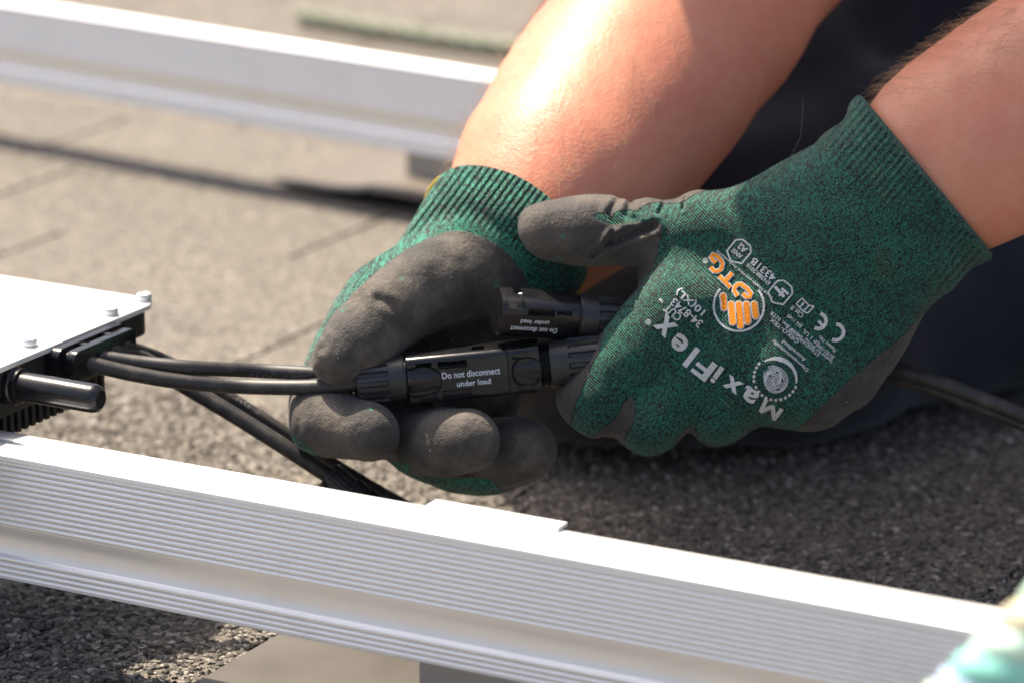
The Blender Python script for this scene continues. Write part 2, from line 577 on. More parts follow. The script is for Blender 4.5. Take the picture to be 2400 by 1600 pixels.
def surface_nets(func, lo, hi, step, newton=3):
    lo = np.asarray(lo, np.float32); hi = np.asarray(hi, np.float32)
    n = np.ceil((hi - lo) / step).astype(int) + 1
    gx = lo[0] + step * np.arange(n[0], dtype=np.float32)
    gy = lo[1] + step * np.arange(n[1], dtype=np.float32)
    gz = lo[2] + step * np.arange(n[2], dtype=np.float32)
    f = np.empty(n, np.float32)
    for i in range(0, n[0], 12):
        xs = gx[i:i + 12]
        pts = np.stack(np.meshgrid(xs, gy, gz, indexing='ij'), -1)
        f[i:i + 12] = func(pts.reshape(-1, 3)).reshape(pts.shape[:3])
    s = f < 0
    cnt = np.zeros(np.array(n) - 1, np.int8)
    for a in (0, 1):
        for b in (0, 1):
            for c in (0, 1):
                cnt += s[a:n[0] - 1 + a, b:n[1] - 1 + b, c:n[2] - 1 + c]
    act = (cnt > 0) & (cnt < 8)
    idx = np.full(act.shape, -1, np.int64)
    cells = np.argwhere(act)
    idx[act] = np.arange(len(cells))
    acc = np.zeros((len(cells), 3), np.float64); num = np.zeros(len(cells))
    cor = [(a, b, c) for a in (0, 1) for b in (0, 1) for c in (0, 1)]
    for i in range(8):
        for j in range(i + 1, 8):
            d = np.array(cor[j]) - np.array(cor[i])
            if np.abs(d).sum() != 1: continue
            ci = cells + np.array(cor[i]); cj = cells + np.array(cor[j])
            fi = f[ci[:, 0], ci[:, 1], ci[:, 2]]; fj = f[cj[:, 0], cj[:, 1], cj[:, 2]]
            m = (fi < 0) != (fj < 0)
            t = np.where(m, fi / np.where(m, fi - fj, 1), 0)
            pos = ci + t[:, None] * d
            acc[m] += pos[m]; num[m] += 1
    V = acc / num[:, None] * step + lo
    quads = []
    for ax in range(3):
        sl0 = [slice(None)] * 3; sl1 = [slice(None)] * 3
        sl0[ax] = slice(0, n[ax] - 1); sl1[ax] = slice(1, n[ax])
        a0 = s[tuple(sl0)]; a1 = s[tuple(sl1)]
        e = np.argwhere(a0 != a1)
        u, w = (ax + 1) % 3, (ax + 2) % 3
        ok = (e[:, u] > 0) & (e[:, w] > 0) & (e[:, u] < n[u] - 1) & (e[:, w] < n[w] - 1)
        e = e[ok]
        flip = a0[e[:, 0], e[:, 1], e[:, 2]]
        du = np.zeros(3, int); du[u] = 1
        dw = np.zeros(3, int); dw[w] = 1
        q = []
        for off in (-du - dw, -dw, np.zeros(3, int), -du):
            c = e + off
            q.append(idx[c[:, 0], c[:, 1], c[:, 2]])
        q = np.stack(q, 1)
        q[~flip] = q[~flip][:, ::-1]
        quads.append(q)
    Q = np.vstack(quads)
    Q = Q[(Q >= 0).all(1)]
    eps = step * 0.3
    for _ in range(newton):
        p = V.astype(np.float32)
        d = func(p)
        g = np.stack([func(p + np.eye(3, dtype=np.float32)[k] * eps) - func(p - np.eye(3, dtype=np.float32)[k] * eps) for k in range(3)], 1) / (2 * eps)
        g2 = np.maximum((g * g).sum(1), 0.05)
        mv = -(d / g2)[:, None] * g
        ln = np.linalg.norm(mv, axis=1)
        mv *= np.minimum(1, step * 0.8 / np.maximum(ln, 1e-9))[:, None]
        V = V + mv * 0.8
    return V, Q

def relax(V, Q, it=1, lam=0.5):
    n = len(V)
    for _ in range(it):
        acc = np.zeros_like(V); cnt = np.zeros(n)
        for a, b in ((0, 1), (1, 2), (2, 3), (3, 0)):
            np.add.at(acc, Q[:, a], V[Q[:, b]]); np.add.at(cnt, Q[:, a], 1)
            np.add.at(acc, Q[:, b], V[Q[:, a]]); np.add.at(cnt, Q[:, b], 1)
        V = V + lam * (acc / np.maximum(cnt, 1)[:, None] - V)
    return V

def vnoise(p, scale, seed=0):
    """cheap smooth 3-D noise for modelling, about -1 .. 1"""
    q = p / scale
    r = np.random.default_rng(seed)
    out = np.zeros(len(q), np.float32)
    for _ in range(7):
        k = r.normal(size=3); k = k / np.linalg.norm(k) * r.uniform(0.6, 1.8)
        out += np.sin(q @ k.astype(np.float32) + r.uniform(0, 6.28))
    return out / 3.0

def fast_mesh(name, V, Q, mat, parent=None):
    me = bpy.data.meshes.new(name)
    Q = np.asarray(Q)
    me.vertices.add(len(V)); me.vertices.foreach_set("co", np.asarray(V, np.float32).ravel())
    k = Q.shape[1]
    me.loops.add(Q.size); me.loops.foreach_set("vertex_index", Q.ravel().astype(np.int32))
    me.polygons.add(len(Q))
    me.polygons.foreach_set("loop_start", np.arange(0, Q.size, k, dtype=np.int32))
    me.polygons.foreach_set("use_smooth", np.ones(len(Q), bool))
    me.update(calc_edges=True)
    me.materials.append(mat)
    ob = bpy.data.objects.new(name, me)
    COL.objects.link(ob)
    if parent is not None:
        ob.parent = parent
    return ob

def set_attr(ob, name, data, kind='FLOAT'):
    at = ob.data.attributes.new(name, kind, 'POINT')
    at.data.foreach_set("value" if kind == 'FLOAT' else "vector", np.asarray(data, np.float32).ravel())


# ------------------------------------------------------------------ roof: deck sheet and shingles
deck = mesh_obj("roof", [L(-40, -30, -0.003), L(40, -30, -0.003), L(40, 60, -0.003), L(-40, 60, -0.003)], [(0, 1, 2, 3)], M["shingle"], smooth=False)
tag(deck, "grey mineral granule roof under the rails", None, None, "structure")

def shingle_mesh(w, h, name="shingle"):
    """one shingle tab: its lower (camera-side) edge is thick, its upper edge runs under the next course"""
    bm = bmesh.new()
    z0f, z1f = -0.006, 0.0               # camera-side edge, bottom and top
    zb = -0.0002                          # far edge, tucked under the next course
    hw = w / 2
    r = [(-hw, 0), (-hw + 0.002, -0.0012), (hw - 0.002, -0.0012), (hw, 0), (hw, h + 0.01), (-hw, h + 0.01)]
    top = [bm.verts.new((x, y, z1f if y < 0.5 * h else zb)) for x, y in r]
    bot = [bm.verts.new((x, y, z0f if y < 0.5 * h else zb - 0.005)) for x, y in r]
    bm.faces.new(top); bm.faces.new(bot[::-1])
    for i in range(len(r)):
        j = (i + 1) % len(r)
        bm.faces.new((top[i], bot[i], bot[j], top[j]))
    bmesh.ops.recalc_face_normals(bm, faces=bm.faces)
    me = bpy.data.meshes.new(name); bm.to_mesh(me); bm.free()
    me.materials.append(M["shingle"])
    return me

TABW, COURSE = 0.22, 0.125
tab = shingle_mesh(TABW - 0.0030, COURSE)
course_y = [0.94 + COURSE * k for k in range(-2, 17)]
offs = {1.19: -0.917, 1.315: -0.91, 1.44: -1.131, 1.565: -0.993, 1.69: -1.262, 0.94: -0.7805, 1.065: -0.7}
rotq = Matrix.Rotation(-ROT, 4, 'Z').to_euler()
n_sh = 0
for ci, y in enumerate(course_y):
    key = round(y, 3)
    joint = offs.get(key, -1.0 + 0.077 * ci)
    k0 = int(math.floor((-2.3 - joint) / TABW))
    for k in range(k0, k0 + 14):
        x = joint + TABW * k + TABW / 2
        wpos = L(x, y, 0.0)
        v = wpos - CAM
        d = v @ FW
        if d < 0.6: continue
        if abs(v @ RT / d) > 0.33 or n_sh >= 298: continue
        o = bpy.data.objects.new("shingle", tab)
        COL.objects.link(o)
        o.location = L(x, y, random.uniform(-0.0002, 0.0002))
        o.rotation_euler = (random.uniform(-0.001, 0.001), random.uniform(-0.001, 0.001), -ROT + random.uniform(-0.004, 0.004))
        o.parent = deck
        n_sh += 1

# loose mineral granules: real stones where the roof is near and sharp
def granules():
    ico = bmesh.new(); bmesh.ops.create_icosphere(ico, subdivisions=1, radius=1.0)
    ico.verts.ensure_lookup_table()
    bv = np.array([v.co[:] for v in ico.verts]); bf = np.array([[v.index for v in f.verts] for f in ico.faces]); ico.free()
    pts = []
    def fill(px0, px1, py0, py1, n):
        q = np.column_stack([rng.uniform(px0, px1, n), rng.uniform(py0, py1, n)])
        r = FW[None] + RT[None] * ((q[:, :1] - 1200) / FPX) - UP[None] * ((q[:, 1:] - 800) / FPX)
        t = (0.0 - CAM[2]) / r[:, 2]
        pts.append((CAM[None] + r * t[:, None])[:, :2])
    # areas on the roof, filled evenly in roof coordinates
    def area(x0, x1, y0, y1, pitch):
        n = int((x1 - x0) * (y1 - y0) / pitch ** 2)
        q = np.column_stack([rng.uniform(x0, x1, n), rng.uniform(y0, y1, n)])
        pts.append((RX[None] * q[:, :1] + RY[None] * q[:, 1:])[:, :2])
    area(-0.82, -0.55, 0.98, 1.20, 0.0024)
    area(-0.76, -0.33, 1.20, 1.50, 0.0027)
    area(-1.02, -0.76, 1.15, 1.34, 0.0029)
    p = np.vstack(pts)
    ok = []
    n = len(p)
    sc = rng.uniform(0.0007, 0.0016, n)
    V = np.empty((n, 12, 3)); tone = rng.uniform(0, 1, n)
    for i0 in range(0, n, 20000):
        m = min(20000, n - i0)
        jit = 1 + rng.uniform(-0.45, 0.5, (m, 12, 1))
        an = rng.uniform(0.65, 1.35, (m, 1, 3)); an[:, :, 2] *= 0.75
        ang = rng.uniform(0, 6.28, m)
        b = bv[None] * jit * an * sc[i0:i0 + m, None, None]
        c, s_ = np.cos(ang)[:, None], np.sin(ang)[:, None]
        x = b[..., 0] * c - b[..., 1] * s_; y = b[..., 0] * s_ + b[..., 1] * c
        V[i0:i0 + m, :, 0] = x + p[i0:i0 + m, 0:1]
        V[i0:i0 + m, :, 1] = y + p[i0:i0 + m, 1:2]
        V[i0:i0 + m, :, 2] = b[..., 2] + 0.0002 + rng.uniform(-0.0004, 0.0003, (m, 1))
    # follow the slope of each shingle course
    yy = (p @ RY[:2])
    frac = np.mod(yy - 0.94, COURSE) / COURSE
    V[:, :, 2] -= (0.0002 * np.clip(frac, 0, 1))[:, None]
    Fq = (bf[None] + (np.arange(n) * 12)[:, None, None]).reshape(-1, 3)
    ob = fast_mesh("granules", V.reshape(-1, 3), Fq, M["granule"])
    set_attr(ob, "tone", np.repeat(tone, 12))
    ob.data.polygons.foreach_set("use_smooth", np.zeros(len(ob.data.polygons), bool))
    tag(ob, "coarse grey and tan mineral granules bedded in the roof", "gravel", None, "stuff")
granules()

# ------------------------------------------------------------------ aluminium rails
RAIL_TOP, RAIL_H, RAIL_W = 0.086, 0.048, 0.028
def rail_profile():
    """closed outline in (y, z): y = 0 at the camera-side face, z from the top downwards"""
    pr = []
    def put(y, z): pr.append((y * 1e-3, RAIL_TOP - z * 1e-3))
    put(0.55, 0.0); put(0.2, 0.12); put(0.0, 0.5); put(0.0, 2.0)
    for r in range(12):                                   # upper ribs
        c = 2.9 + 2.11 * r
        for a in np.linspace(-1, 1, 9)[:-1]:
            put(1.0 - 1.0 * math.sqrt(max(0.0, 1 - a * a)), c + a * 1.055)
    put(0.3, 27.2); put(0.7, 27.9)
    for a in np.linspace(0, 1, 10):                       # hollow
        put(0.75 + 1.3 * math.sin(a * math.pi * 0.86), 28.2 + a * 10.2)
    put(0.4, 38.9)
    for c, hw in ((40.2, 1.25), (42.5, 1.05), (44.6, 1.05), (46.7, 1.05)):
        for a in np.linspace(-1, 1, 9)[:-1]:
            put(1.0 - 1.0 * math.sqrt(max(0.0, 1 - a * a)), c + a * hw)
    put(0.1, 47.6); put(0.5, 48.0)
    put(27.5, 48.0); put(28.0, 47.5); put(28.0, 3.2)
    for a in np.linspace(0, 1, 5):
        put(28.0 - 2.6 * (1 - math.cos(a * math.pi / 2)) - 0, 3.0 - 2.4 * math.sin(a * math.pi / 2))
    put(22.5, 0.25); put(16.9, 0.0); put(16.5, 0.3); put(16.5, 3.2); put(12.8, 3.2); put(12.8, 0.3); put(12.4, 0.0); put(4.0, 0.0)
    return pr

PROF = rail_profile()
def make_rail(name, x0, x1, origin, rz, label):
    n = len(PROF); V = []
    nx = 40
    xs = np.linspace(x0, x1, nx)
    for x in xs:
        for y, z in PROF:
            V.append((x, y, z))
    Fc = []
    for i in range(nx - 1):
        for k in range(n):
            k2 = (k + 1) % n
            Fc.append((i * n + k, (i + 1) * n + k, (i + 1) * n + k2, i * n + k2))
    Fc.append(tuple(range(n))); Fc.append(tuple((nx - 1) * n + k for k in range(n - 1, -1, -1)))
    o = mesh_obj(name, V, Fc, M["alu"])
    autosmooth(o, 42)
    o.location = [float(v) for v in origin]; o.rotation_euler = (0, 0, rz)
    tag(o, label, "mounting rail", "aluminium mounting rails on the roof")
    return o

rail = make_rail("mounting_rail", -1.7, 0.35, L(0, 1.0095, 0), -ROT, "silver ribbed aluminium rail crossing the picture below the gloves")
# joint strip lying on the near rail
bm = bmesh.new()
a0 = roofco(G(1018, 1170, RAIL_TOP + 0.0015)); a1 = roofco(G(1325, 1224, RAIL_TOP + 0.0015))
add_box(bm, (0.5 * (a0[0] + a1[0]), 0.0255, RAIL_TOP + 0.0006), np.array([1., 0, 0]), np.array([0, 1., 0]), np.array([0, 0, 1.]), (0.5 * (a1[0] - a0[0]), 0.0036, 0.0007))
bevel_bm(bm, 0.0005, 2)
js = bm_obj("joint_strip", bm, M["alu"], rail)

bA, bB = G(0, 10, RAIL_TOP), G(1180, 192, RAIL_TOP)
bdir = (bB - bA); bang = math.atan2(bdir[1], bdir[0])
rail2 = make_rail("mounting_rail", -1.1, 1.2, np.array([bA[0], bA[1], 0.0]), bang, "blurred silver aluminium rail behind the left arm")
rail2.scale = (1, 0.8, 1)
B2X = np.array([math.cos(bang), math.sin(bang), 0]); B2Y = np.array([-math.sin(bang), math.cos(bang), 0])

# ------------------------------------------------------------------ mounting feet: flashing plate, bracket, bolt
def make_foot(label, org, ex, ey, plate, post_x, post_y, post_w, bulge=0.0, mat='plate'):
    """org world point on the roof; plate = (x0, x1, y0, y1) in ex, ey"""
    e = empty("roof_bracket", org)
    ez = np.array([0, 0, 1.0])
    W = lambda x, y, z: np.asarray(org) + ex * x + ey * y + ez * z
    x0, x1, y0, y1 = plate
    nx, ny = 24, 24
    V = []; Fc = []
    for side in (0, 1):
        for i in range(nx + 1):
            for j in range(ny + 1):
                u, v = i / nx, j / ny
                x = x0 + (x1 - x0) * u; y = y0 + (y1 - y0) * v
                dc = math.hypot((x - post_x - 0.02) / 0.05, (y - post_y - 0.01) / 0.05)
                z = 0.0048 + 0.007 * math.exp(-dc ** 4) + bulge * math.exp(-((u - 0.45) / 0.22) ** 2) * (0.25 + 0.75 * v) + 0.0005 * math.sin(9 * u + 5 * v)
                V.append(W(x, y, z - (0.0014 if side else 0)))
    N = (nx + 1) * (ny + 1)
    for i in range(nx):
        for j in range(ny):
            q = (i * (ny + 1) + j, (i + 1) * (ny + 1) + j, (i + 1) * (ny + 1) + j + 1, i * (ny + 1) + j + 1)
            Fc.append(q); Fc.append(tuple(N + k for k in q[::-1]))
    ring = [i * (ny + 1) for i in range(nx + 1)] + [nx * (ny + 1) + j for j in range(1, ny + 1)] + [i * (ny + 1) + ny for i in range(nx - 1, -1, -1)] + [j for j in range(ny - 1, 0, -1)]
    for a, b in zip(ring, ring[1:] + ring[:1]):
        Fc.append((b, a, N + a, N + b))
    p = mesh_obj("flashing_plate", V, Fc, M[mat]); attach(p, e); autosmooth(p, 40)
    bm = bmesh.new()                                                    # bracket: foot, upright
    add_box(bm, W(post_x + post_w / 2, post_y, 0.0245), ex, ey, ez, (post_w / 2, 0.0026, 0.0125))
    add_box(bm, W(post_x + post_w / 2, post_y + 0.0175, 0.0145), ex, ey, ez, (post_w / 2 - 0.0005, 0.0195, 0.0026))
    bevel_bm(bm, 0.0008, 2)
    b = bm_obj("bracket", bm, M["post"]); attach(b, e); autosmooth(b)
    V, Fc = lathe([(0, 0.012), (0.0012, 0.0124), (0.003, 0.0105), (0.0031, 0.0075), (0.0085, 0.0075), (0.009, 0.0068)], W(post_x + post_w / 2, post_y + 0.022, 0.0168), ez, 6, up=ex)
    q = mesh_obj("bolt", V, Fc, M["steel"], smooth=False); attach(q, e)
    V, Fc = tube(catmull([W(post_x - 0.018, post_y + 0.034, 0.0085), W(post_x - 0.014, post_y - 0.004, 0.0095), W(post_x - 0.008, post_y - 0.03, 0.0085)], 8), 0.0017, 8)
    s = mesh_obj("sealing_bead", V, Fc, M["rubber"]); attach(s, e)
    tag(e, label, "roof bracket", "brackets carrying the rails")
    return e

pl = roofco(G(992, 1545, 0.0))
make_foot("tan flashing plate and bracket under the ribbed near rail", L(-0.636, 1.03, 0), RX, RY, (-0.055, 0.16, -0.06, 0.16), 0.0423, -0.006, 0.07)
bo = G(945, 470, 0.0)
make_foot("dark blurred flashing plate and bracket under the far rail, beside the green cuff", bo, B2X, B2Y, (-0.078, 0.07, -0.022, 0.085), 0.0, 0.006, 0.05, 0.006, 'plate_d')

# ------------------------------------------------------------------ microinverter
IZ = 0.11; IX = -0.78
inv = empty("microinverter", L(-0.87, 1.06, 0.086))
ey0, ey1 = 0.975, 1.1415
def rounded_rect(x0, x1, y0, y1, r, seg=6):
    out = []
    for cx, cy, a0 in ((x1 - r, y1 - r, 0), (x0 + r, y1 - r, 90), (x0 + r, y0 + r, 180), (x1 - r, y0 + r, 270)):
        for k in range(seg + 1):
            a = math.radians(a0 + 90 * k / seg)
            out.append((cx + r * math.cos(a), cy + r * math.sin(a)))
    return out

def prism(name, outline, z0, z1, mat, bev=0.0, seg=2):
    bm = bmesh.new()
    t = [bm.verts.new(L(x, y, z1)) for x, y in outline]
    b = [bm.verts.new(L(x, y, z0)) for x, y in outline]
    bm.faces.new(t); bm.faces.new(b[::-1])
    for i in range(len(outline)):
        j = (i + 1) % len(outline)
        bm.faces.new((t[i], b[i], b[j], t[j]))
    bmesh.ops.recalc_face_normals(bm, faces=bm.faces)
    if bev:
        bevel_bm(bm, bev, seg, 50)
    o = bm_obj(name, bm, mat); autosmooth(o, 40)
    return o

XW = -1.02
lid = prism("lid", rounded_rect(XW, IX, ey0, ey1, 0.010), IZ - 0.0022, IZ, M["lid"], 0.0005)
attach(lid, inv)
case = prism("case", rounded_rect(XW + 0.002, IX - 0.0022, ey0 + 0.002, ey1 - 0.002, 0.0095), IZ - 0.0125, IZ - 0.0023, M["case"], 0.0006)
attach(case, inv)
skirt = prism("case", rounded_rect(XW + 0.006, IX - 0.0055, ey0 + 0.006, ey1 - 0.0055, 0.008), IZ - 0.0225, IZ - 0.0126, M["case"], 0.0006)
attach(skirt, inv)
# cooling fins hang below, behind the rail
nf = 19
for i in range(nf):
    y = 1.0465 + i * 0.0046
    bm = bmesh.new()
    dz = 0.0335 if i < nf - 3 else 0.026
    add_box(bm, L((XW + IX) / 2, y, IZ - 0.5 * (0.0227 + dz)), RX, RY, np.array([0, 0, 1.0]), ((IX - XW) / 2 - 0.011, 0.0012, 0.5 * (dz - 0.0227)))
    bevel_bm(bm, 0.0010, 3)
    f = bm_obj("cooling_fin", bm, M["case"], smooth=False); attach(f, inv); autosmooth(f, 50)
# flange feet that rest on the rail
bm = bmesh.new()
add_box(bm, L(-0.9, 1.0237, 0.0870), RX, RY, np.array([0, 0, 1.0]), (0.095, 0.0135, 0.00085))
b = bm_obj("mounting_flange", bm, M["case"]); attach(b, inv)
# screws on the lid
def screw(w):
    R_ = 0.0030
    V, Fc = lathe([(0, R_ * 1.12), (0.0005, R_ * 1.15), (0.0006, R_ * 0.86), (0.0009, R_ * 0.86), (0.0010, R_ * 1.0), (0.0026, R_ * 1.0), (0.0031, R_ * 0.9), (0.0032, R_ * 0.7), (0.0026, R_ * 0.42), (0.0022, R_ * 0.02)], w, np.array([0, 0, 1.0]), 24, up=RX)
    s = mesh_obj("screw", V, Fc, M["steel"]); autosmooth(s, 45); attach(s, inv)
for q in ((338, 706), (260, 739), (69, 811)):
    screw(G(*q, IZ))
screw(L(-0.99, 1.128, IZ)); screw(L(-0.99, 0.99, IZ)); screw(L(-0.792, 0.99, IZ))
# pressed round boss on the lid
c = G(0, 719, IZ)
V, Fc = lathe([(-0.0004, 0.0047), (0.0005, 0.0044), (0.0006, 0.0038), (0.0003, 0.0031), (0.0003, 0.0002)], c, np.array([0, 0, 1.0]), 28, up=RX)
o = mesh_obj("lid_boss", V, Fc, M["lid"]); attach(o, inv)
# cable gland on the end: flange, neck, outer plate
g0 = hit_x(150, 860, IX + 0.004); g1 = hit_x(292, 790, IX + 0.004)
gy0 = roofco(hit_x(148, 842, IX + 0.002))[1]; gy1 = roofco(hit_x(285, 800, IX + 0.002))[1]
gz = roofco(hit_x(204, 850, IX + 0.010)); gz2 = roofco(hit_x(293, 810, IX + 0.010))
gzc = 0.5 * (gz[2] + gz2[2])
ya, yb = gz[1] - 0.0085, gz2[1] + 0.0075
def stadium(y0, y1, z0, z1, x0, x1, mat, name, r):
    outl = rounded_rect(y0, y1, z0, z1, r, 5)
    bm = bmesh.new()
    A_ = [bm.verts.new(L(x0, y, z)) for y, z in outl]
    B_ = [bm.verts.new(L(x1, y, z)) for y, z in outl]
    bm.faces.new(A_); bm.faces.new(B_[::-1])
    for i in range(len(outl)):
        j = (i + 1) % len(outl)
        bm.faces.new((A_[i], B_[i], B_[j], A_[j]))
    bmesh.ops.recalc_face_normals(bm, faces=bm.faces)
    bevel_bm(bm, 0.0006, 2, 50)
    o = bm_obj(name, bm, mat); autosmooth(o, 40); attach(o, inv)
    return o
stadium(ya - 0.002, yb + 0.002, gzc - 0.0072, gzc + 0.0066, IX - 0.004, IX + 0.0042, M["plastic"], "gland_flange", 0.004)
stadium(ya + 0.001, yb - 0.001, gzc - 0.0052, gzc + 0.0048, IX + 0.0042, IX + 0.0062, M["plastic"], "gland_neck", 0.003)
stadium(ya, yb, gzc - 0.0062, gzc + 0.0058, IX + 0.0062, IX + 0.0102, M["plastic"], "gland_plate", 0.0035)
for k in range(2):
    bm = bmesh.new()
    yc = ya + (yb - ya) * (0.3 + 0.38 * k)
    add_box(bm, L(IX + 0.0055, yc, gzc + 0.0052), RX, RY, np.array([0, 0, 1.0]), (0.0022, 0.0012, 0.0007))
    o = bm_obj("gland_bridge", bm, M["plastic"]); attach(o, inv)
# capped spare outlet
s0 = hit_x(10, 897, IX - 0.006); s1w = s0 + RX * 0.0
tip = roofco(hit_x(236, 930, IX + 0.03))
base = roofco(s0)
plen = None
for xx in np.linspace(IX, IX + 0.06, 200):
    q = L(xx, base[1], base[2]); v = q - CAM; d = v @ FW
    if 1200 + FPX * (v @ RT) / d > 236:
        plen = xx - base[0]; break
plen = plen or 0.035
r0 = 0.0056
V, Fc = lathe([(0, r0 * 1.35), (0.006, r0 * 1.35), (0.0065, r0 * 1.22), (0.0085, r0 * 1.22), (0.0088, r0 * 1.0), (plen - 0.003, r0 * 0.97), (plen - 0.001, r0 * 0.86), (plen, r0 * 0.62), (plen - 0.0002, r0 * 0.40), (plen - 0.0006, r0 * 0.02)], s0, RX, 32)
o = mesh_obj("sealing_cap", V, Fc, M["plastic"]); autosmooth(o, 40); attach(o, inv)
tag(inv, "white topped black finned inverter box at the edge of the picture", "inverter")
# ------------------------------------------------------------------ solar connectors
def local_frame(p0, p1, roll=0.0):
    """p = (px, py, zpx); origin, ex along, ey up, ez to the viewer (world unit vectors)"""
    o = PZ(*p0); q = PZ(*p1)
    ex = q - o; ex /= np.linalg.norm(ex)
    ez = CAM - 0.5 * (o + q); ez -= ex * (ez @ ex); ez /= np.linalg.norm(ez)
    ey = np.cross(ez, ex)
    c, s = math.cos(roll), math.sin(roll)
    return o, ex, ey * c + ez * s, ez * c - ey * s

def bool_cut(ob, cutters):
    for c in cutters:
        md = ob.modifiers.new("cut", 'BOOLEAN'); md.operation = 'DIFFERENCE'; md.solver = 'EXACT'; md.object = c
    dg = bpy.context.evaluated_depsgraph_get()
    me = bpy.data.meshes.new_from_object(ob.evaluated_get(dg))
    ob.modifiers.clear()
    old = ob.data; ob.data = me
    bpy.data.meshes.remove(old)
    for c in cutters:
        m = c.data; bpy.data.objects.remove(c); bpy.data.meshes.remove(m)

def text_mesh(body, size, bold=0.0, align='CENTER', spacing=1.0):
    """flat lettering as (verts 2-D, faces); size is the letter height in the caller's unit"""
    cu = bpy.data.curves.new("lettering", 'FONT')
    cu.body = body; cu.size = 1.0; cu.align_x = align; cu.align_y = 'CENTER'
    cu.offset = bold; cu.resolution_u = 3; cu.space_character = spacing
    ob = bpy.data.objects.new("lettering", cu); COL.objects.link(ob)
    dg = bpy.context.evaluated_depsgraph_get()
    me = bpy.data.meshes.new_from_object(ob.evaluated_get(dg))
    V = np.array([v.co[:2] for v in me.vertices]) if len(me.vertices) else np.zeros((0, 2))
    Fc = [tuple(p.vertices) for p in me.polygons]
    bpy.data.objects.remove(ob); bpy.data.curves.remove(cu); bpy.data.meshes.remove(me)
    return V * size, Fc

def fit_text(body, width, height, bold=0.0, spacing=1.0):
    V, Fc = text_mesh(body, 1.0, bold, 'CENTER', spacing)
    lo, hi = V.min(0), V.max(0)
    c = 0.5 * (lo + hi); s = (hi - lo)
    return (V - c) / s * np.array([width, height]), Fc

def make_nut(fr, t0, t1, r, parent, flutes=14, dirn=1, depth=6.5):
    o, ex, ey, ez = fr
    seg = flutes * 10
    ts = np.linspace(0, 1, 34)
    V = []
    Ln = t1 - t0
    for tt in ts:
        t = tt * Ln
        e = min(t, 14) / 14.0 if dirn > 0 else min(Ln - t, 14) / 14.0
        rr = r * (0.86 + 0.14 * math.sin(e * math.pi / 2))
        edge = 0.0
        dd = (Ln - t) if dirn > 0 else t
        if dd < 1.5: rr -= 1.2
        # flutes run from the cable end to a plain collar
        u = t if dirn > 0 else Ln - t
        fl = np.clip((u - 3) / 5, 0, 1) * np.clip((Ln * 0.66 - u) / 3, 0, 1)
        for k in range(seg):
            a = 2 * math.pi * k / seg
            ph = (k % 10) / 10.0
            w = 1.0 if 0.15 <= ph <= 0.65 else 0.0
            rk = rr - depth * fl * w
            V.append(o + (ex * (t0 + t) + (ey * math.cos(a) + ez * math.sin(a)) * rk) * S)
    Fc = []
    n = len(ts)
    for i in range(n - 1):
        for k in range(seg):
            k2 = (k + 1) % seg
            Fc.append((i * seg + k, i * seg + k2, (i + 1) * seg + k2, (i + 1) * seg + k))
    Fc.append(tuple(range(seg - 1, -1, -1))); Fc.append(tuple((n - 1) * seg + k for k in range(seg)))
    ob = mesh_obj("gland_nut", V, Fc, M["nut"]); autosmooth(ob, 32); attach(ob, parent)
    return ob

def ring_part(name, fr, prof, parent, mat, seg=48):
    o, ex, ey, ez = fr
    V, Fc = lathe([(t * S, r * S) for t, r in prof], o, ex, seg, up=ey)
    ob = mesh_obj(name, V, Fc, mat); autosmooth(ob, 40); attach(ob, parent)
    return ob

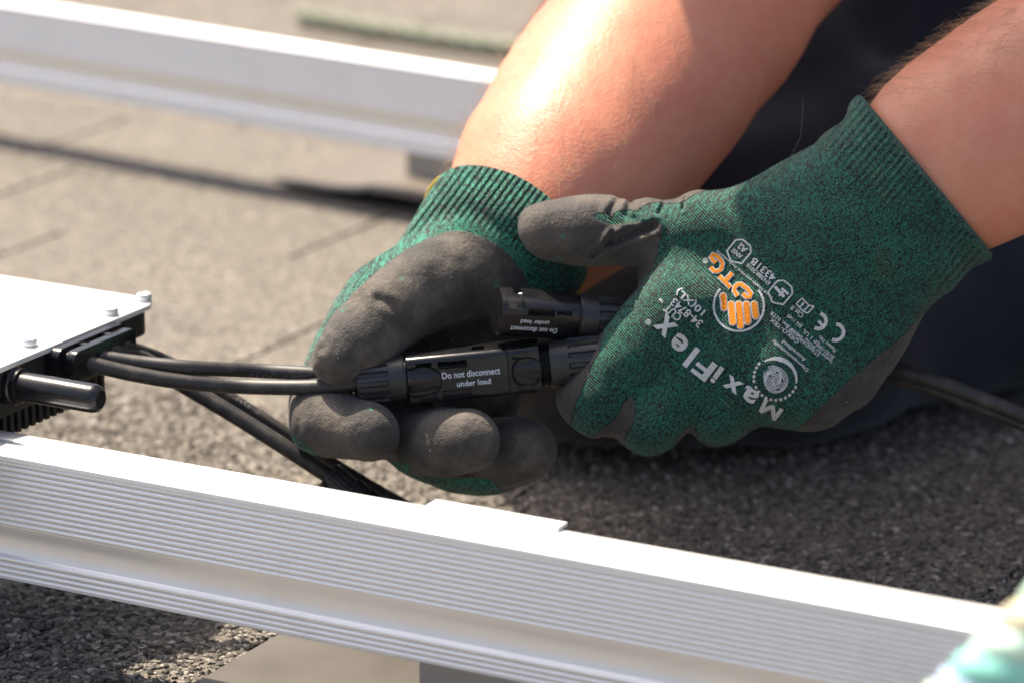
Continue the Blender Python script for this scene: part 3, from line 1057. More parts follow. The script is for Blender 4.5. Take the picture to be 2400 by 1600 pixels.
def make_shell(fr, t0, t1, hy, hz, parent, pockets=(), scoops=(), name="housing", rad=15, slots=()):
    """boxy housing between t0 and t1 with pockets (t, y, ht, hy, depth) and rounded scoops (t, y, rt, ry, depth) in its front"""
    o, ex, ey, ez = fr
    W = lambda t, y, z: o + (ex * t + ey * y + ez * z) * S
    outl = rounded_rect(-hz, hz, -hy, hy, rad, 4)
    bm = bmesh.new()
    A_ = [bm.verts.new(W(t0, y, z)) for z, y in outl]; B_ = [bm.verts.new(W(t1, y, z)) for z, y in outl]
    bm.faces.new(A_); bm.faces.new(B_[::-1])
    for i in range(len(outl)):
        j = (i + 1) % len(outl)
        bm.faces.new((A_[i], B_[i], B_[j], A_[j]))
    bmesh.ops.recalc_face_normals(bm, faces=bm.faces)
    bevel_bm(bm, 1.4 * S, 2, 60)
    ob = bm_obj(name, bm, M["plastic"])
    cut = []
    for (t, y, ht, hh, dp) in pockets:
        b = bmesh.new()
        add_box(b, W(t, y, hz + 20 - dp), ex, ey, ez, (ht * S, hh * S, 20 * S))
        bevel_bm(b, min(ht, hh) * 0.3 * S, 2)
        cut.append(bm_obj("cutter", b))
    for (t, y, rt, ry, dp) in scoops:
        b = bmesh.new()
        n = 36
        f_ = [b.verts.new(W(t + rt * np.sign(math.cos(a)) * abs(math.cos(a)) ** 0.8, y + ry * np.sign(math.sin(a)) * abs(math.sin(a)) ** 0.8, hz - dp)) for a in np.linspace(0, 2 * math.pi, n, endpoint=False)]
        g_ = [b.verts.new(W(t + (rt + 10) * np.sign(math.cos(a)) * abs(math.cos(a)) ** 0.8, y + (ry + 10) * np.sign(math.sin(a)) * abs(math.sin(a)) ** 0.8, hz + 6)) for a in np.linspace(0, 2 * math.pi, n, endpoint=False)]
        b.faces.new(f_[::-1]); b.faces.new(g_)
        for i in range(n):
            j = (i + 1) % n
            b.faces.new((f_[i], f_[j], g_[j], g_[i]))
        cut.append(bm_obj("cutter", b))
    for (t, y, z, ht, hh, hd, ang) in slots:
        b = bmesh.new(); ca, sa = math.cos(math.radians(ang)), math.sin(math.radians(ang))
        add_box(b, W(t, y, z), ex * ca + ey * sa, ey * ca - ex * sa, ez, (ht * S, hh * S, hd * S))
        cut.append(bm_obj("cutter", b))
    if cut:
        bool_cut(ob, cut)
    autosmooth(ob, 35); attach(ob, parent)
    return ob

def flat_letters(fr, body, t, y, w, h, z, parent, mat, bold=0.012, name="lettering"):
    o, ex, ey, ez = fr
    V2, Fc = fit_text(body, w, h, bold)
    V = [o + (ex * (t + a) + ey * (y + b) + ez * z) * S for a, b in V2]
    ob = mesh_obj(name, V, Fc, mat, smooth=False); attach(ob, parent)
    return ob

# --- mated pair held between the hands
CZ = -50.0
frA = local_frame((838, 895, CZ), (1400, 841, CZ), roll=math.radians(13))
cA = empty("cable_connector", frA[0])
make_nut(frA, 0, 112, 53, cA, 14, 1)
ring_part("sealing_ring", frA, [(110, 44), (112, 49), (116, 49), (118, 44)], cA, M["rubber"])
ring_part("inner_barrel", frA, [(118, 47), (124, 51), (150, 50), (205, 46), (340, 44)], cA, M["plastic"])
make_shell(frA, 119, 352, 56, 51, cA,
           pockets=[(158, 35, 19, 6.5, 22), (225, 33, 34, 9.5, 22), (287, 52, 15, 22, 60), (165, -42, 19, 7.5, 22), (230, -38, 34, 10, 22), (294, -52, 15, 16, 60)],
           scoops=[(146, -3, 46, 32, 9)])
# latch tongue in the upper notch
o_, ex_, ey_, ez_ = frA
bm = bmesh.new()
w_ = [(272, 30), (302, 30), (302, 46), (294, 46)]
vs = [[bm.verts.new(o_ + (ex_ * t + ey_ * y + ez_ * z) * S) for t, y in w_] for z in (48, 28)]
bm.faces.new(vs[0]); bm.faces.new(vs[1][::-1])
for i in range(4):
    bm.faces.new((vs[0][i], vs[0][(i + 1) % 4], vs[1][(i + 1) % 4], vs[1][i]))
ob = bm_obj("latch", bm, M["plastic"]); attach(ob, cA)
flat_letters(frA, "Do not disconnect", 266, 7.5, 135, 15.5, 51.6, cA, M["print_p"])
flat_letters(frA, "under load", 270, -15, 79, 13.5, 51.6, cA, M["print_p"])
tag(cA, "black cable connector with white warning text held by its ribbed nut", "connector", "black solar cable connectors")

frB = (frA[0] + frA[1] * 353.5 * S, frA[1], frA[2], frA[3])
cB = empty("cable_connector", frB[0])
make_shell(frB, 0, 73, 56, 51, cB, pockets=[(30, 36, 20, 6.5, 12), (34, -42, 20, 7, 12)], scoops=[(42, -3, 30, 30, 9)])
ring_part("inner_barrel", frB, [(-20, 40), (2, 44), (30, 45), (60, 49), (74, 51), (75, 46), (104, 46)], cB, M["plastic"])
for k in range(3):
    c = 78.5 + 7 * k
    ring_part("sealing_ring", frB, [(c - 3, 46), (c - 2, 51), (c, 53), (c + 2, 51), (c + 3, 46)], cB, M["rubber"])
make_nut(frB, 98, 225, 56, cB, 14, -1)
tag(cB, "black mating connector with sealing rings, gripped in the printed glove", "connector", "black solar cable connectors")

# --- loose connector above, gripped in the same glove, turned over
frC = local_frame((1470, 748, -5), (1150, 728, -95), roll=math.radians(-38))
cC = empty("cable_connector", frC[0])
make_nut(frC, 0, 124, 51, cC, 14, 1)
ring_part("sealing_ring", frC, [(120, 44), (122, 48), (128, 48), (130, 44)], cC, M["rubber"])
ring_part("inner_barrel", frC, [(128, 46), (134, 50), (230, 46), (306, 40), (307, 26), (280, 24)], cC, M["plastic"])
make_shell(frC, 131, 318, 51, 49, cC,
           pockets=[(170, 36, 18, 6.5, 14), (225, -38, 32, 9, 12), (225, 38, 32, 9, 12), (170, -40, 18, 7, 12)], rad=34, slots=[(272, -40, -10, 9, 26, 46, 24), (292, -50, -6, 16, 12, 46, 0)])
flat_letters(frC, "Do not disconnect", 236, 8.5, 112, 14, 50.6, cC, M["print_p"])
flat_letters(frC, "under load", 238, -13, 68, 12.5, 50.6, cC, M["print_p"])
tag(cC, "loose black connector with upside down text and open end above the mated pair", "connector", "black solar cable connectors")

# --- connector hanging behind the near rail
frD = local_frame((770, 1116, 90), (950, 1270, 60))
cD = empty("cable_connector", frD[0])
make_nut(frD, 0, 96, 44, cD, 14, 1)
ring_part("inner_barrel", frD, [(94, 38), (102, 42), (280, 40)], cD, M["plastic"])
make_shell(frD, 104, 290, 46, 44, cD, pockets=[(215, 34, 32, 9, 12)])
tag(cD, "black connector half hidden behind the rail under the gloved fingertips", "connector", "black solar cable connectors")

# ------------------------------------------------------------------ cables
def zof(w):
    return ((w - CAM) @ FW - D0) / S
def make_cable(name, pts, label, r=18.2, group="black solar cables", n=14, tail=()):
    w = np.array([PZ(*p) for p in pts] + [np.array(q, float) for q in tail])
    path = catmull(w, n)
    V, Fc = tube(path, r * S, 20)
    o = mesh_obj(name, V, Fc, M["cable"])
    tag(o, label, "cable", group)
    return o
def gl(px, py):
    return (px, py, zof(hit_x(px, py, IX + 0.0085)))
zg = [gl(204, 850), gl(233, 836), gl(265, 823), gl(293, 810)]
inside = lambda q: (q[0] - 26, q[1] - 5, q[2])
cab1 = make_cable("cable", [inside(zg[0]), zg[0], (300, 873, zg[0][2] * 0.8), (420, 893, zg[0][2] * 0.5), (560, 904, 0), (700, 907, -36), (800, 902, CZ), (852, 894, CZ)],
           "lowest black cable from the inverter to the mated connector")
cab2 = make_cable("cable", [inside(zg[1]), zg[1], (330, 850, zg[1][2] * 0.9), (450, 861, zg[1][2] * 0.75), (600, 868, 62), (740, 876, 48), (840, 888, 56), (930, 905, 80), (1010, 940, 120)],
           "upper black cable from the inverter passing behind the thumb", 17.4)
cab3 = make_cable("cable", [inside(zg[2]), zg[2], (340, 843, 150), (410, 890, 140), (540, 967, 125), (660, 1042, 105), (740, 1094, 95), (800, 1131, 88)],
           "lower thick black cable sloping down to the connector behind the rail", 19.5)
cab4 = make_cable("cable", [inside(zg[3]), zg[3], (372, 838, 240), (470, 888, 235), (570, 950, 225), (680, 1020, 215), (790, 1092, 205), (940, 1180, 190), (1150, 1290, 170)],
           "farther printed black cable sloping down behind the curled index finger", 15.5)
cab5 = make_cable("cable", [(1400, 841, CZ), (1500, 832, -30), (1640, 826, 60), (1760, 838, 175), (1920, 846, 185), (2060, 856, 110), (2180, 889, 60), (2300, 933, 40), (2400, 974, 25), (2560, 1046, 0), (2760, 1150, -20)],
           "upper of two black cables leaving the printed glove", 18.5, tail=[(0.36, 1.24, 0.004), (0.62, 1.16, 0.004), (1.0, 1.22, 0.004), (1.6, 1.5, 0.004)])
cab6 = make_cable("cable", [(1465, 748, -4), (1560, 765, 110), (1720, 815, 205), (1900, 856, 235), (2060, 877, 170), (2180, 910, 115), (2300, 954, 90), (2400, 995, 75), (2560, 1068, 50), (2760, 1180, 25)],
           "lower of two black cables leaving the printed glove", 16, tail=[(0.34, 1.27, 0.004), (0.60, 1.20, 0.004), (1.0, 1.30, 0.004), (1.6, 1.62, 0.004)])
cab7 = None

def print_on(name, targets, body, c, d, w, h, mat, parent, bold=0.008, lift=0.00012, arc=None):
    """lettering printed onto a surface: laid out at photo pixel c along direction d, then dropped onto the mesh"""
    V2, Fc = fit_text(body, w, h, bold)
    return drop_on(name, targets, V2, Fc, c, d, mat, parent, lift)

def drop_on(name, targets, V2, Fc, c, d, mat, parent, lift=0.00012, z=-400):
    d = np.asarray(d, float); d /= np.linalg.norm(d)
    up = np.array([d[1], -d[0]])          # letter-up in image coordinates (y down)
    V = []; bad = set()
    for i, (a, b) in enumerate(V2):
        px = c[0] + a * d[0] + b * up[0]; py = c[1] + a * d[1] + b * up[1]
        o = PZ(px, py, z); r = o - CAM; r /= np.linalg.norm(r)
        best = None
        for t in targets:
            loc, nor, idx, dist = t.ray_cast(Vector(o), Vector(r))
            if loc is not None and (best is None or dist < best[1]):
                best = (loc, dist, nor)
        if best is None:
            bad.add(i); V.append(o)
        else:
            nn = np.array(best[2])
            if nn @ r > 0: nn = -nn
            V.append(np.array(best[0]) + nn * lift - r * 0.00008)
    Fc = [f for f in Fc if not any(i in bad for i in f)]
    ob = mesh_obj(name, V, Fc, mat, smooth=False)
    if parent is not None: attach(ob, parent)
    return ob

def bvh(ob):
    me = ob.data
    mw = ob.matrix_world
    return BVHTree.FromPolygons([mw @ v.co for v in me.vertices], [tuple(p.vertices) for p in me.polygons])

t2 = bvh(cab2)
print_on("cable_print", [t2], "TÜV  2 PfG", (655, 880), (1, 0.03), 150, 10, M["print_g"], cab2, 0.0)
t4 = bvh(cab4)
print_on("cable_print", [t4], "ING  I", (578, 945), (0.84, 0.54), 66, 13, M["print_g"], cab4, 0.01)
# ------------------------------------------------------------------ gloves
def curve2(pts, n=5):
    pts = np.asarray(pts, float)
    Q = np.vstack([pts[-1:], pts, pts[:2]])
    out = []
    for i in range(1, len(Q) - 2):
        p0, p1, p2, p3 = Q[i - 1], Q[i], Q[i + 1], Q[i + 2]
        for t in np.linspace(0, 1, n, endpoint=False):
            out.append(0.5 * ((2 * p1) + (-p0 + p2) * t + (2 * p0 - 5 * p1 + 4 * p2 - p3) * t * t + (-p0 + 3 * p1 - 3 * p2 + p3) * t ** 3))
    return np.array(out)

def to_px(p):
    v = p - CAM.astype(np.float32)
    d = np.maximum(v @ FW.astype(np.float32), 0.3)
    return np.stack([1200 + FPX * v[:, 0] / d, 800 - FPX * (v @ UP.astype(np.float32)) / d, (d - D0) / S], 1).astype(np.float32), d / FPX

# --- printed glove (back of the hand to the viewer)
R_OUT = [(2120, 130), (1990, 222), (1976, 262), (1972, 285), (1935, 318), (1895, 348), (1850, 370), (1800, 392), (1750, 410), (1700, 428),
         (1660, 438), (1636, 436), (1608, 446), (1585, 462), (1555, 466), (1520, 459), (1492, 472), (1474, 480), (1455, 466), (1430, 457), (1400, 457),
         (1360, 462), (1300, 469), (1242, 478), (1220, 487), (1209, 507), (1211, 545), (1230, 580), (1260, 605), (1300, 620), (1350, 628), (1400, 627),
         (1450, 621), (1490, 620), (1502, 622), (1480, 650), (1455, 690), (1440, 707), (1420, 742), (1390, 800), (1360, 850), (1330, 885), (1313, 910),
         (1308, 940), (1318, 975), (1335, 995), (1352, 1008), (1380, 1028), (1405, 1028), (1440, 1024), (1462, 1042), (1491, 1062), (1514, 1069),
         (1549, 1063), (1580, 1047), (1606, 1020), (1622, 1014), (1636, 1030), (1652, 1042), (1675, 1049), (1713, 1042), (1745, 1021), (1774, 999),
         (1800, 997), (1836, 1004), (1880, 1013), (1920, 1012), (1955, 1000), (1975, 982), (2000, 966), (2030, 955), (2050, 935), (2072, 890),
         (2094, 860), (2112, 828), (2145, 762), (2172, 718), (2210, 692), (2242, 666), (2272, 642), (2300, 628), (2324, 612), (2332, 598), (2420, 520)]
R_OUT = curve2(R_OUT, 3)
R_KNIT = [(2100, 100), (1960, 200), (1900, 330), (1840, 372), (1790, 392), (1740, 418), (1700, 433), (1660, 447), (1628, 455), (1598, 476), (1561, 478), (1535, 474), (1517, 479), (1494, 496),
          (1475, 492), (1458, 497), (1447, 494), (1434, 512), (1424, 500), (1395, 500), (1391, 512), (1415, 524), (1456, 528), (1490, 522), (1517, 519), (1536, 513), (1551, 532), (1550, 558),
          (1540, 597), (1529, 629), (1508, 655), (1488, 683), (1478, 699), (1447, 704), (1437, 724), (1415, 779), (1402, 826), (1386, 858), (1373, 891), (1350, 945),
          (1338, 991), (1345, 1040), (1385, 1034), (1403, 1008), (1440, 984), (1461, 947), (1478, 926), (1490, 940), (1486, 985), (1462, 1030), (1470, 1090), (1550, 1080), (1578, 1042), (1606, 1006),
          (1618, 992), (1632, 1012), (1645, 1090), (1700, 1060), (1751, 1016), (1774, 992), (1797, 1030), (1862, 1012), (1893, 983), (1931, 945), (1989, 891), (2046, 845), (2115, 788), (2165, 730),
          (2260, 700), (2380, 640), (2420, 400)]
R_AX = np.array([0.77, -0.637, 0.0])          # towards the arm
R_C = np.array([2168, 414, 15.0])
r_creases = [([(1450, 465, -70), (1428, 500, -85), (1440, 530, -80)], 7, 7), ([(1478, 480, -60), (1470, 505, -80), (1492, 520, -85)], 7, 7), ([(1560, 468, -60), (1545, 500, -75)], 5, 8),
             ([(1430, 570, -80), (1470, 552, -80), (1530, 530, -70)], 9, 14), ([(1610, 450, -50), (1600, 490, -80)], 4, 8), ([(1390, 600, -65), (1425, 570, -80), (1436, 545, -85)], 5, 9)]
def right_glove(p):
    cuff = chain(p, [(2420, 212, 50, 236), (2190, 396, 25, 236), (2030, 530, 20, 250)], 40, 1.32)
    palm = chain(p, [(2030, 530, 20, 252), (1795, 765, 15, 262)], 40, 2.1)
    d = smin(cuff, palm, 60)
    ix = chain(p, [(1600, 715, -48, 96), (1392, 935, -24, 80), (1330, 905, 90, 66), (1395, 800, 175, 62)], 22)
    md = chain(p, [(1690, 800, -32, 98), (1522, 980, -22, 82), (1440, 950, 110, 68), (1480, 840, 190, 62)], 22)
    rg = chain(p, [(1780, 875, -30, 96), (1682, 965, -12, 80), (1600, 940, 120, 66), (1600, 850, 200, 60)], 22)
    lt = chain(p, [(1870, 930, -8, 84), (1806, 932, 40, 68), (1730, 900, 150, 58)], 22)
    fg = smin(smin(ix, md, 16), smin(rg, lt, 18), 18)
    d = smin(d, fg, 62)
    d = smin(d, cone_d(p, (2090, 750, 45), (1930, 912, 40), 118, 96), 50)
    th = chain(p, [(1800, 560, 55, 125), (1620, 556, 35, 104), (1478, 548, 20, 82), (1380, 545, 8, 84), (1288, 549, 0, 82)], 45)
    d = smin(d, th, 48)
    o = poly_sd(p[:, 0], p[:, 1], R_OUT)
    kk = 42 + 43 * np.clip((p[:, 0] - 1490) / 80, 0, 1)
    d = smax(d - 9 - 15 * np.clip((p[:, 0] - 1490) / 80, 0, 1) - 8 * np.clip((p[:, 1] - 640) / 60, 0, 1), o - 6, kk)
    p2 = p * np.array([1, 1, 0], np.float32); fz = np.clip(0.5 - p[:, 2] / 80, 0, 1)
    for pts, w, dep in r_creases:
        ld = line_dist(p2, [(q[0], q[1], 0) for q in pts]); dep = dep * fz
        d = d + dep * np.exp(-(ld / w) ** 2)
        d = d - 0.45 * dep * np.exp(-((ld - 2.2 * w) / w) ** 2)
    d = d + 2.6 * vnoise(p, 62, 3) + 1.1 * vnoise(p, 21, 4)
    # loose folds where the cuff meets the hand
    s = (p - R_C.astype(np.float32)) @ R_AX.astype(np.float32)
    d = d + 4.0 * np.exp(-((s + 52) / 26) ** 2) + 3.0 * np.exp(-((s + 150) / 20) ** 2) - 2.0 * np.exp(-((s + 115) / 22) ** 2)
    return smax(d, (s - 0), 10)

V, Q = surface_nets(right_glove, (1190, 170, -290), (2400, 1100, 290), 5.0)
V = relax(V, Q, 1, 0.35)
person_base = empty("person", (0.2, 1.75, 0.0))
gR = fast_mesh("glove", px_to_world(V), Q, M["glove_r"]); attach(gR, person_base)
nz = np.zeros(len(V))
kd = poly_sd(V[:, 0], V[:, 1], np.array(R_KNIT, float))
front = V[:, 2] - 60                                          # everything turned to the far side is dipped
set_attr(gR, "coat", np.maximum(kd, front * 0.6))
dl = np.array([-0.762, -0.648]); df = np.array([-0.648, 0.762])
set_attr(gR, "kuv", np.column_stack([(V[:, :2] @ dl) * S * 1000, (V[:, :2] @ df) * S * 1000 + V[:, 2] * S * 250, np.zeros(len(V))]), 'FLOAT_VECTOR')
sR = (V - R_C) @ R_AX
set_attr(gR, "cuff", np.clip((sR + 150) / 60, 0, 1) * 0.75)
gR["label"] = "green knitted glove with printed back and grey coated thumb"

# rolled hem
def hem(c, e1, e2, h1, h2, r, mat, parent, name="hem", a0=0.0, n=90, wob=0.0):
    path = []
    for k in range(n):
        a = a0 + 2 * math.pi * k / n
        q = c + e1 * h1 * math.cos(a) + e2 * h2 * math.sin(a) + e1 * wob * math.sin(7 * a)
        path.append(PZ(*q))
    path = np.array(path + path[:1])
    V, Fc = tube(path, r * S, 10, cap=False)
    o = mesh_obj(name, V, Fc, mat); attach(o, parent)
    return o
e1R = np.array([0.637, 0.77, 0.0]); 
hR = hem(R_C + R_AX * -8, e1R, np.array([0, 0, 1.0]), 234, 174, 15, M["glove_r"], gR, wob=1.5)
hv = to_px(np.array([v.co[:] for v in hR.data.vertices], np.float32))[0]
set_attr(hR, "coat", np.full(len(hv), -30.0)); set_attr(hR, "cuff", np.zeros(len(hv)))
set_attr(hR, "kuv", np.column_stack([hv @ np.array([0.637, 0.77, 0.4]) * S * 1000, hv @ np.array([0.77, -0.637, 0.8]) * S * 1000, np.zeros(len(hv))]), 'FLOAT_VECTOR')

# --- palm-side glove
L_OUT = [(1010, 437), (985, 472), (956, 523), (927, 571), (873, 610), (825, 638), (800, 667), (784, 699), (762, 740), (736, 788), (714, 839), (700, 880),
         (682, 912), (675, 935), (676, 971), (680, 1016), (698, 1048), (733, 1064), (771, 1077), (829, 1083), (873, 1081), (905, 1078), (942, 1112), (969, 1122),
         (1033, 1147), (1106, 1163), (1160, 1158), (1218, 1144), (1256, 1128), (1288, 1105), (1307, 1083), (1312, 1051), (1304, 1019), (1285, 997), (1256, 979),
         (1224, 969), (1216, 962), (1236, 918), (1262, 850), (1302, 762), (1356, 690), (1420, 560), (1300, 330), (1100, 330)]
L_OUT = curve2(L_OUT, 3)
L_COAT = [(1249, 690), (1224, 635), (1190, 596), (1160, 571), (1112, 549), (1080, 541), (1049, 543), (1001, 559), (953, 584), (905, 619), (873, 645), (829, 686), (803, 715), (784, 731),
          (768, 756), (742, 804), (723, 839), (706, 872), (660, 900), (640, 960), (664, 1000), (700, 1026), (735, 1054), (775, 1095), (900, 1092), (884, 1078), (960, 1085), (958, 1112), (1010, 1116), (1150, 1120), (1180, 1150),
          (1230, 1180), (1340, 1120), (1340, 960), (1300, 800)]
tl = math.radians(39)
L_N2 = np.array([0.595, -0.804, 0.0])
L_AX = np.array([0.595 * math.cos(tl), -0.804 * math.cos(tl), math.sin(tl)])
L_C = np.array([1183, 562, 255.0])
e1L = np.array([0.804, 0.595, 0.0])
e2L = np.array([0.595 * math.sin(tl), -0.804 * math.sin(tl), -math.cos(tl)])     # the near side of the rim, seen above the chord
l_creases = [([(941, 778), (934, 738), (916, 714), (886, 702)], 10, 7, 0.25), ([(746, 772), (763, 796), (756, 818)], 7, 4, 0.4), ([(1016, 640), (1030, 700)], 20, 6, 0),
             ([(1086, 620), (1098, 690)], 20, 5, 0), ([(700, 935), (705, 975), (700, 1010)], 8, 3, 0)]
def left_glove(p):
    a = L_C + L_AX * 220
    d = chain(p, [(a[0], a[1], a[2], 212), (L_C[0], L_C[1], L_C[2], 212), (1125, 628, 245, 150)], 40)
    back = chain(p, [(1060, 690, 275, 185), (900, 820, 265, 170)], 40, 1.6)
    d = smin(d, back, 60)
    d = smin(d, chain(p, [(1095, 730, 285, 120), (1158, 905, 250, 100)], 30), 40)
    d = smin(d, chain(p, [(930, 690, 195, 120), (800, 850, 205, 98)], 30), 40)
    ix = chain(p, [(778, 850, 195, 92), (748, 940, 130, 84), (750, 995, 0, 77), (862, 1016, -84, 71)], 22)
    md = chain(p, [(860, 900, 210, 90), (910, 1050, 110, 74), (1040, 1038, -40, 74), (1098, 1033, -84, 71)], 22)
    rg = chain(p, [(960, 920, 215, 88), (1000, 1060, 150, 74), (1130, 1070, 70, 78), (1232, 1056, 40, 80)], 22)
    lt = chain(p, [(1050, 930, 230, 78), (1060, 1090, 170, 64), (1150, 1102, 110, 62), (1232, 1082, 85, 58)], 22)
    fg = smin(smin(ix, md, 6), smin(rg, lt, 6), 6)
    d = smin(d, fg, 24)
    th1 = chain(p, [(1170, 652, 150, 84), (1015, 664, 66, 90), (893, 738, 14, 92)], 40)
    th2 = chain(p, [(893, 738, 14, 90), (845, 798, -22, 80), (798, 834, -54, 63)], 30)
    d = smin(d, th1, 70)
    d = smin(d, th2, 9)
    o = poly_sd(p[:, 0], p[:, 1], L_OUT)
    d = smax(d - 6, o, 34)
    p2 = p * np.array([1, 1, 0], np.float32); fz = np.clip(0.5 - (p[:, 2] - 150) / 80, 0, 1)
    for pts, w, dep, rdg in l_creases:
        ld = line_dist(p2, [(q[0], q[1], 0) for q in pts]); dep = dep * fz
        d = d + dep * np.exp(-(ld / w) ** 2)
        d = d - rdg * dep * np.exp(-((ld - 2.2 * w) / w) ** 2)
    d = d + 2.4 * vnoise(p, 55, 8) + 1.0 * vnoise(p, 19, 9)
    s = (p - L_C.astype(np.float32)) @ L_AX.astype(np.float32)
    d = d + 5.0 * np.exp(-((s + 120) / 18) ** 2)
    return smax(d, s, 10)

V, Q = surface_nets(left_glove, (650, 320, -190), (1440, 1190, 480), 5.0)
V = relax(V, Q, 1, 0.35)
gL = fast_mesh("glove", px_to_world(V), Q, M["glove_l"]); attach(gL, person_base)
cd = -poly_sd(V[:, 0], V[:, 1], np.array(L_COAT, float))
set_attr(gL, "coat", np.where(V[:, 2] > 380, -20, cd))
set_attr(gL, "kuv", np.column_stack([(V @ e1L) * S * 1000, (V @ np.array([-0.595, 0.804, 0.2])) * S * 1000, np.zeros(len(V))]), 'FLOAT_VECTOR')
sL = (V - L_C) @ L_AX
set_attr(gL, "cuff", np.clip((sL + 150) / 40, 0, 1) * 1.5)
gL["label"] = "dusty green glove with grey coated palm pinching the cable"
h1 = hem(L_C + L_AX * 2, e1L, e2L, 210, 209, 6.5, M["yellow"], gL)

# ------------------------------------------------------------------ print on the back of the glove
tR = bvh(gR)
PD = np.array([-0.762, -0.648]); PU = np.array([-0.648, 0.762])       # reading direction, letter-up
def glove_text(body, c, w, h, mat="print_w", bold=0.01, d=PD):
    V2, Fc = split_flat(*fit_text(body, w, h, bold))
    # cut long faces so the letters follow the cloth
    o = drop_on("print", [tR], V2, Fc, c, d, M[mat], gR, 0.00022)
    return o
def glove_shape(polys, mat="print_w", lift=0.00022):
    """polys: list of closed pixel outlines (each a fan-safe strip of quads or a polygon)"""
    V2, Fc = [], []
    for poly in polys:
        b = len(V2); V2 += list(poly); Fc.append(tuple(range(b, b + len(poly))))
    o = drop_on("print", [tR], [(x, -y) for x, y in V2], Fc, (0, 0), (1, 0), M[mat], gR, lift)
    return o
def stroke(pts, w, n=None):
    """polyline -> list of quads of width w (px)"""
    pts = np.asarray(pts, float)
    t = np.gradient(pts, axis=0); t /= np.maximum(np.linalg.norm(t, axis=1), 1e-6)[:, None]
    nn = np.column_stack([-t[:, 1], t[:, 0]])
    w = np.full(len(pts), w) if np.isscalar(w) else np.asarray(w)
    a = pts + nn * w[:, None] / 2; b = pts - nn * w[:, None] / 2
    return [(a[i], a[i + 1], b[i + 1], b[i]) for i in range(len(pts) - 1)]
def arc(c, r, a0, a1, n=40):
    return [(c[0] + r * math.cos(math.radians(a)), c[1] + r * math.sin(math.radians(a))) for a in np.linspace(a0, a1, n)]
def capsule2(a, b, r, n=7):
    a = np.array(a, float); b = np.array(b, float)
    ang = math.degrees(math.atan2(b[1] - a[1], b[0] - a[0]))
    return arc(b, r, ang - 90, ang + 90, n) + arc(a, r, ang + 90, ang + 270, n)

def split_flat(V2, Fc, lim=7.0):
    bm = bmesh.new()
    vs = [bm.verts.new((a, b, 0)) for a, b in V2]
    for f in Fc:
        try: bm.faces.new([vs[i] for i in f])
        except ValueError: pass
    bmesh.ops.triangulate(bm, faces=bm.faces[:])
    for _ in range(4):
        es = [e for e in bm.edges if e.calc_length() > lim]
        if not es: break
        bmesh.ops.subdivide_edges(bm, edges=es, cuts=1)
        bmesh.ops.triangulate(bm, faces=[f for f in bm.faces if len(f.verts) > 3])
    bm.verts.index_update()
    V = np.array([v.co[:2] for v in bm.verts]); F2 = [tuple(v.index for v in f.verts) for f in bm.faces]
    bm.free()
    return V, F2

# main name across the knuckles, letter by letter so that it follows the curve of the hand
for ch, c, w, h, ang in (("a", (1758, 924), 38, 33, 36), ("x", (1718, 900), 42, 31, 34), ("i", (1680, 877), 13, 44, 36), ("F", (1650, 862), 42, 50, 38),
                         ("l", (1620, 837), 13, 53, 38), ("e", (1593, 803), 39, 39, 42), ("x", (1560, 763), 43, 42, 47)):
    a = math.radians(180 + ang)
    glove_text(ch, c, w, h, "print_w", 0.028, (math.cos(a), math.sin(a)))
mo = np.array([1806, 959.0]); ma = math.radians(211); md_ = np.array([math.cos(ma), math.sin(ma)]); mu_ = np.array([md_[1], -md_[0]])
def mpt(a, b): return tuple(mo + md_ * (a - 0.5) * 46 + mu_ * (b - 0.5) * 30)
mq = []
for a, b in zip([(0.04, 0), (0.10, 1), (0.5, 0.16), (0.90, 1)], [(0.10, 1), (0.5, 0.16), (0.90, 1), (0.96, 0)]):
    pa, pb = np.array(mpt(*a)), np.array(mpt(*b))
    mq += stroke([pa + (pb - pa) * t for t in np.linspace(-0.04, 1.04, 8)], 9.5)
glove_shape(mq)
glove_text("®", (1520, 755), 13, 13)
glove_text("CUT", (1577, 733), 44, 20, "print_w", 0.02)
glove_text("TM", (1551, 705), 12, 7)
glove_text("34-8743", (1609, 733), 88, 20, "print_w", 0.02)
glove_text("10(XL)", (1619, 706), 82, 22, "print_w", 0.02)
# hand emblem: ring and five bars
cc = (1731, 717)
glove_shape(stroke(arc(cc, 59, -38, 222, 60), 5.0))
bars = [((1694, 695), (1697, 722)), ((1713, 714), (1717, 756)), ((1731, 714), (1735, 764)), ((1749, 714), (1752, 754)), ((1767, 714), (1771, 741))]
glove_shape([capsule2(a, b, 9.2) for a, b in bars], "print_w", 0.00020)
glove_shape([capsule2(a, b, 6.8) for a, b in bars], "print_o", 0.00034)
# letters beside the emblem
def outlined(strokes):
    for s in strokes:
        glove_shape(stroke(s, 13.0), "print_w", 0.00020)
    for s in strokes:
        glove_shape(stroke(s, 8.2), "print_o", 0.00034)
Ga = np.array([1679, 616.0]); 
outlined([[(1677, 617), (1671, 611), (1666, 603), (1670, 597), (1678, 599), (1689, 610), (1693, 619), (1690, 632), (1681, 637), (1672, 636), (1665, 627)],
          [(1685, 648), (1712, 675)], [(1699, 661), (1716, 640)],
          [(1729, 695), (1720, 682), (1722, 674), (1729, 667), (1737, 667), (1752, 678), (1760, 689), (1757, 697), (1749, 697), (1741, 688)]])
glove_text("®", (1653, 612), 13, 13)
glove_text("Hand Health and High Performance", (1745, 643), 170, 8, "print_w", 0.02)
